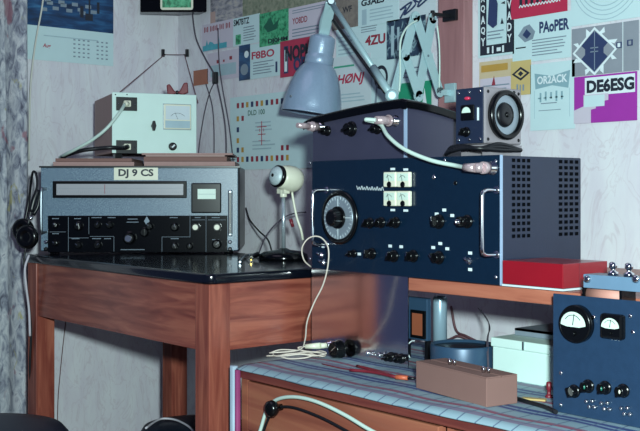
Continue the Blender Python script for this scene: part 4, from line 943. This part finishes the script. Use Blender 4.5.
# right of the board
c = Card('portrait card with black and white block-letter border right of the board', 479, 515, -14, 58.5, PAPERT, layer=2)
c.rect(.06, .03, .24, .97, PBLK); c.rect(.80, .03, .98, .97, PBLK); c.rect(.24, .03, .80, .16, PBLK)
tri = []
for k, ch in enumerate('YQAQX'): c.text(ch, .09, .16+.15*k, .21, .27+.15*k, PWHT, 0, .03, 'border_letter')
for k, ch in enumerate('YDAVX'): c.text(ch, .83, .16+.15*k, .95, .27+.15*k, PWHT, 0, .03, 'border_letter')
c.many([(.28, .05, .34, .13), (.42, .04, .46, .14), (.55, .06, .66, .11), (.7, .04, .75, .13)], PWHT)
c.poly([(.3, .45), (.34, .8), (.5, .85), (.58, .7), (.56, .42), (.45, .38)], PBLU); c.poly([(.66, .7), (.78, .68), (.78, .72)], PBLK); c.poly([(.66, .42), (.7, .5), (.75, .42)], PBLK); c.lines(.3, .22, .75, .36, 3)
c = Card('beige card with faint red print behind the small meter unit', 480, 516, 62.5, 100, PAPERB, layer=1); c.rect(.02, .0, .98, .55, PAPERP); c.lines(.1, .1, .9, .4, 3); c.poly([(.35, .35), (.42, .6), (.46, .35)], PREDD); c.rect(.06, .72, .8, .9, PGOLD)
c = Card('small yellow card with a black diamond emblem above the round dial', 512, 532, 62, 96, YEL, layer=3); c.poly([(.05, .62), (.5, .82), (.95, .62), (.5, .42)], PBLK); c.poly([(.2, .62), (.5, .75), (.8, .62), (.5, .49)], YEL); c.poly([(.36, .62), (.5, .7), (.64, .62), (.5, .54)], PBLK); c.many([(.3, .1, .38, .32), (.46, .1, .52, .3), (.6, .12, .68, .3)], PGRY, 'printed_letters')
c = Card('bright red card along the top edge above the PAoPER card', 512, 568.5, -14, 20, mat('crimson_card', 'b02848', .6), layer=3)
c.many([(.16+k*.10, .36+.02*(k % 2), .21+k*.10, .62) for k in range(7)], PBLK, 'printed_letters')
b = MB(); b.tube([((.16+.72*k/26)*c.w, -.0018, (.30+(.07 if k % 2 else 0))*c.h) for k in range(27)], .0011, 6, 4); b.build('white_handwriting', PWHT, c.o)
c = Card('white card with dark blue PAoPER callsign and a small emblem', 513.5, 572, 20, 64, PAPERT, layer=2); c.text('PAoPER', .47, .60, .97, .86, PBLU, 0, .04); c.poly([(.1, .62), (.2, .8), (.3, .84), (.4, .66), (.36, .5), (.22, .45)], PGRY); c.poly([(.18, .62), (.25, .74), (.33, .62), (.26, .52)], PBLU); c.lines(.06, .3, .3, .38, 1, PBLK); c.lines(.35, .1, .95, .5, 6)
c = Card('portrait pale card with grey banner reading OR2ACK', 531.5, 576, 65, 131, PAPERT, layer=3); c.poly([(.12, .62), (.10, .86), (.5, .80), (.90, .86), (.86, .60), (.5, .66)], PBAND); c.text('OR2ACK', .16, .69, .84, .81, PWHT, 0, .03)
c.many([(.22+k*.12, .42+.02*(k % 3), .26+k*.12, .56+.015*(k % 2)) for k in range(5)]+[(.18+k*.13, .47, .24+k*.13, .49) for k in range(5)], PBAND, 'printed_letters'); c.lines(.25, .38, .7, .42, 1, PGRY); c.lines(.2, .28, .75, .31, 1, PGRY); c.many([(.1, .18, .11, .6), (.89, .18, .9, .6)], PFAINT)
c = Card('pale card with green continents inside thin rings at the top right', 572, 660, -30, 27, PAPERT, layer=2)
for k_ in (.98, .88, .78, .68): c.ell(.42, .8, .42*k_, .78*k_, PFAINT, 'printed_ring', 40, .02/k_)
c.poly([(.22, .45), (.2, .8), (.3, .95), (.38, .7), (.32, .5), (.27, .4)], PGRN); c.poly([(.45, .9), (.42, .65), (.5, .45), (.58, .55), (.62, .8), (.7, .95)], PGRN)
c = Card('grey card with a big white square star outline', 573, 640, 29.5, 77, GREYC, layer=3)
def diamond(cx, cy, rx, ry, m, nm): c.poly([(cx-rx, cy), (cx, cy+ry), (cx+rx, cy), (cx, cy-ry)], m, nm)
rays_ = []
for a_ in range(0, 360, 45):
    A_ = math.radians(a_+22); c.poly([(.36+.30*math.cos(A_-.12), .48+.42*math.sin(A_-.12)), (.36+.36*math.cos(A_), .48+.52*math.sin(A_)), (.36+.2*math.cos(A_+.35), .48+.3*math.sin(A_+.35))], PWHT, 'star_ray')
diamond(.36, .48, .34, .50, PWHT, 'star_outline'); diamond(.36, .48, .30, .44, GREYC, 'star_field'); diamond(.36, .62, .20, .28, PBLU, 'star_core'); diamond(.36, .34, .20, .28, PBLU, 'star_core'); c.rect(.22, .36, .50, .62, PBLU)
c.many([(.36, .1, .37, .9), (.30, .46, .42, .48), (.3, .54, .42, .56)], PGRY); c.rect(.78, .0, .79, 1, PWHT); c.rect(.69, .48, .77, .60, PBLU); c.rect(.71, .5, .75, .58, PWHT); c.rect(.85, .50, .93, .62, PBLU); c.rect(.87, .52, .91, .6, GREYC)
c = Card('magenta card with bold DE6ESG lettering', 575.5, 638.5, 77.5, 124, mat('magenta_card', '98309a', .55, 0, .06), layer=4)
c.rect(.18, .58, .97, .96, PWHT); c.text('DE6ESG', .21, .63, .96, .91, PBLK, 0, .05); c.poly([(.16, .36), (.16, .60), (.56, .60), (.56, .46), (.36, .42), (.36, .30), (.28, .28), (.28, 0), (0, 0), (0, .28)], PAPERP); c.rect(.17, .34, .5, .58, PAPERT)

# calendar on the left wall
c = Card('wall calendar with a dark blue harbour photo over white date sheet', 27, 113, -60, 59, PAPERT, 'wall_calendar', 'calendar', layer=1, left=True, grp=None)
c.rect(.0, .29, 1, 1, SEA, 'harbour_picture')
c.many([(.15+.6*((k*37) % 100)/100, .42+.1*((k*53) % 100)/100, .17+.6*((k*37) % 100)/100+.05, .44+.1*((k*53) % 100)/100+.01) for k in range(12)], PGRY, 'harbour_boats')
c.many([(.6, .4, .64, .5), (.66, .38, .75, .44), (.8, .45, .83, .55), (.70, .44, .72, .6)], PBLK, 'harbour_masts')
dts = [(.52+i*.055, .05+j*.036, .545+i*.055, .062+j*.036) for i in range(8) for j in range(5) if not i == 4]
c.many(dts, PGRY, 'date_grid'); c.lines(.18, .205, .9, .215, 1, PFAINT, th=.8); c.text('Aug', .17, .1, .26, .145, PRED, .2, .02, 'month_name')
# pale cord in front
cable('string', 'pale thin string hanging before the calendar beside the curtain', [onU(45, -40, UL+.05), onU(43, 0, UL+.05), onU(36, 40, UL+.05), onU(32, 70, UL+.05), onU(30, 100, UL+.05), onU(29, 160, UL+.05)], .0026, mat('cream_cord', 'c8c8c0', .6))
# curtain
b = MB()
def f(s_, t_, h):
    v_ = .80+s_*.44; ph_ = s_*math.pi*2*5.5
    return (UL+.10+.028*math.sin(ph_)+.006*math.sin(ph_*2.3+t_*4)+h, v_+.008*math.sin(ph_*1.7+t_*3), .03+t_*2.3)
vs, fs = grid(f, 150, 24, .003); b.add(vs, fs, True)
tag(b.build('curtain', CURT), 'patterned grey lilac curtain with yellow and red blotches at the left edge', 'curtain')
# corner speaker
pts = [room(-.550, 3.205), room(-.346, 3.205), room(-.372, 3.255), room(-.560, 3.255)]
zb = H+(HY-12)/FP*3.205; cx_ = sum((p_ for p_ in pts), Vector())/4
cs = thing('corner_speaker', 'black loudspeaker cabinet mounted high in the corner of the room', 'loudspeaker', (cx_.x, cx_.y, zb), ANG)
Ri = Matrix.Rotation(-ANG, 3, 'Z'); lp2 = [(Ri @ (p_-cx_)) for p_ in pts]
MB().prism([(p_.x, p_.y) for p_ in lp2], 0, .24, 'xy').build('cabinet', BLACKP, cs, bevel=.003)
fy_ = lp2[0].y; x0 = lp2[0].x+.062
sg = MB().prism([(x0+a_, z_) for a_, z_ in rrect(0, .10, .006, .15, .008)], fy_-.004, fy_-.0003, 'xz').build('picture_frame', CREAM, cs)
MB().box(x0+.006, x0+.094, fy_-.005, fy_-.0042, .013, .142).build('grille_picture', GREENPIC, cs)
# orange paper pinned
c = Card('small blank orange brown paper square near the room corner', 194, 208.5, 71, 86, ORCARD, 'paper_note', 'note', layer=1, grp=None)
# nails with thread
n1 = onU(163, 55, UL+.006); n2 = onV(187, 55, VW-.006)
for n_, dr_, lab in ((n1, Vector((1, 0, 0)), 'small dark nail in the left wall holding the thread'), (n2, Vector((0, -1, 0)), 'small dark nail in the card wall holding the thread')):
    b = MB(); b.cyl(-dr_*.007, dr_*.012, .0022, .0022, 8); b.box(-.004, .004, -.004, .004, -.006, .018); tag(b.build('nail', DKRUB, None, n_), lab, 'nail')
cable('hanging_thread', 'brown thread strung over two nails across the room corner', [atD(120, 92, 3.0), n1+Vector((.009, 0, .0)), n2+Vector((0, -.009, 0)), atD(198, 103, 3.2)], .0014, WIREBR, 1)
vw = VW-.012
cable('wall_wire', 'dark wire running down the card wall from the corner speaker', [onV(192, 11, vw), onV(196, 38, vw), onV(205, 58, vw), onV(214, 74, vw), onV(219, 92, vw), onV(225, 125, vw), onV(226, 160, vw), onV(222, 200, vw)], .0024, WIREG)
cable('wall_wire', 'thin dark wire falling from behind the skyline card past the black clip', [onV(218, 28, vw-.003), onV(219, 60, vw-.003), onV(222, 85, vw-.003), onV(229, 125, vw-.003), onV(233, 160, vw-.003), onV(236, 200, vw)], .0018, WIREG)
cable('wall_wire', 'thin wire bowing left below the orange paper square', [onV(216, 80, vw), onV(210, 92, vw), onV(204, 115, vw), onV(199, 148, vw), onV(197, 180, vw)], .0018, WIREG)
cable('wall_wire', 'thin wire dropping straight below the orange paper square', [onV(206, 84, vw), onV(212, 105, vw), onV(214, 130, vw), onV(214, 170, vw)], .0018, WIREG)
o = onV(217, 78, vw); b = MB(); b.box(-.010, .008, -.012, .001, -.018, .018); tag(b.build('cable_clip', DKRUB, None, o, bevel=.003), 'black clip holding wires beside the orange paper', 'clip')
cable('leg_wire', 'thin brown wire hanging on the wall below the table', [onU(66, 320, UL+.004), onU(63, 345, UL+.004), onU(60, 375, UL+.004), onU(58, 400, UL+.004), onU(57, 440, UL+.004)], .0014, WIREBR)
# ---------------------------------------------------------------- stools
o = room(-.660, 2.02)
s1 = thing('stool', 'round dark blue padded stool in front of the table at bottom left', 'stool', o)
def stool(s1, R_, zt_, m_=STOOLC):
    MB().lathe([(R_*.93, zt_-.055), (R_, zt_-.045), (R_, zt_-.018), (R_*.93, zt_-.004), (R_*.7, zt_), (R_*.3, zt_+.003), (.01, zt_+.004)], (0, 0, 0), n=48).build('seat', m_, s1)
    for a_ in (45, 135, 225, 315):
        A_ = math.radians(a_); MB().cyl((R_*.7*math.cos(A_), R_*.7*math.sin(A_), zt_-.056), (R_*.9*math.cos(A_), R_*.9*math.sin(A_), 0), .014, .011, 14).build('leg', BLACK, s1)
stool(s1, .172, .452)
o = room(-.289, 2.43); s2 = thing('low_stool', 'low round dark blue stool tucked under the table', 'stool', o); stool(s2, .128, .370)
pz_ = lambda px, py: onZ(px, py, .378)
cable('stool_cable', 'pale thin cable lying over the low stool under the table', [pz_(146, 428), pz_(156, 421), pz_(164, 418.5), pz_(176, 420), pz_(188, 426), pz_(196, 434)], .0025, CORDP)
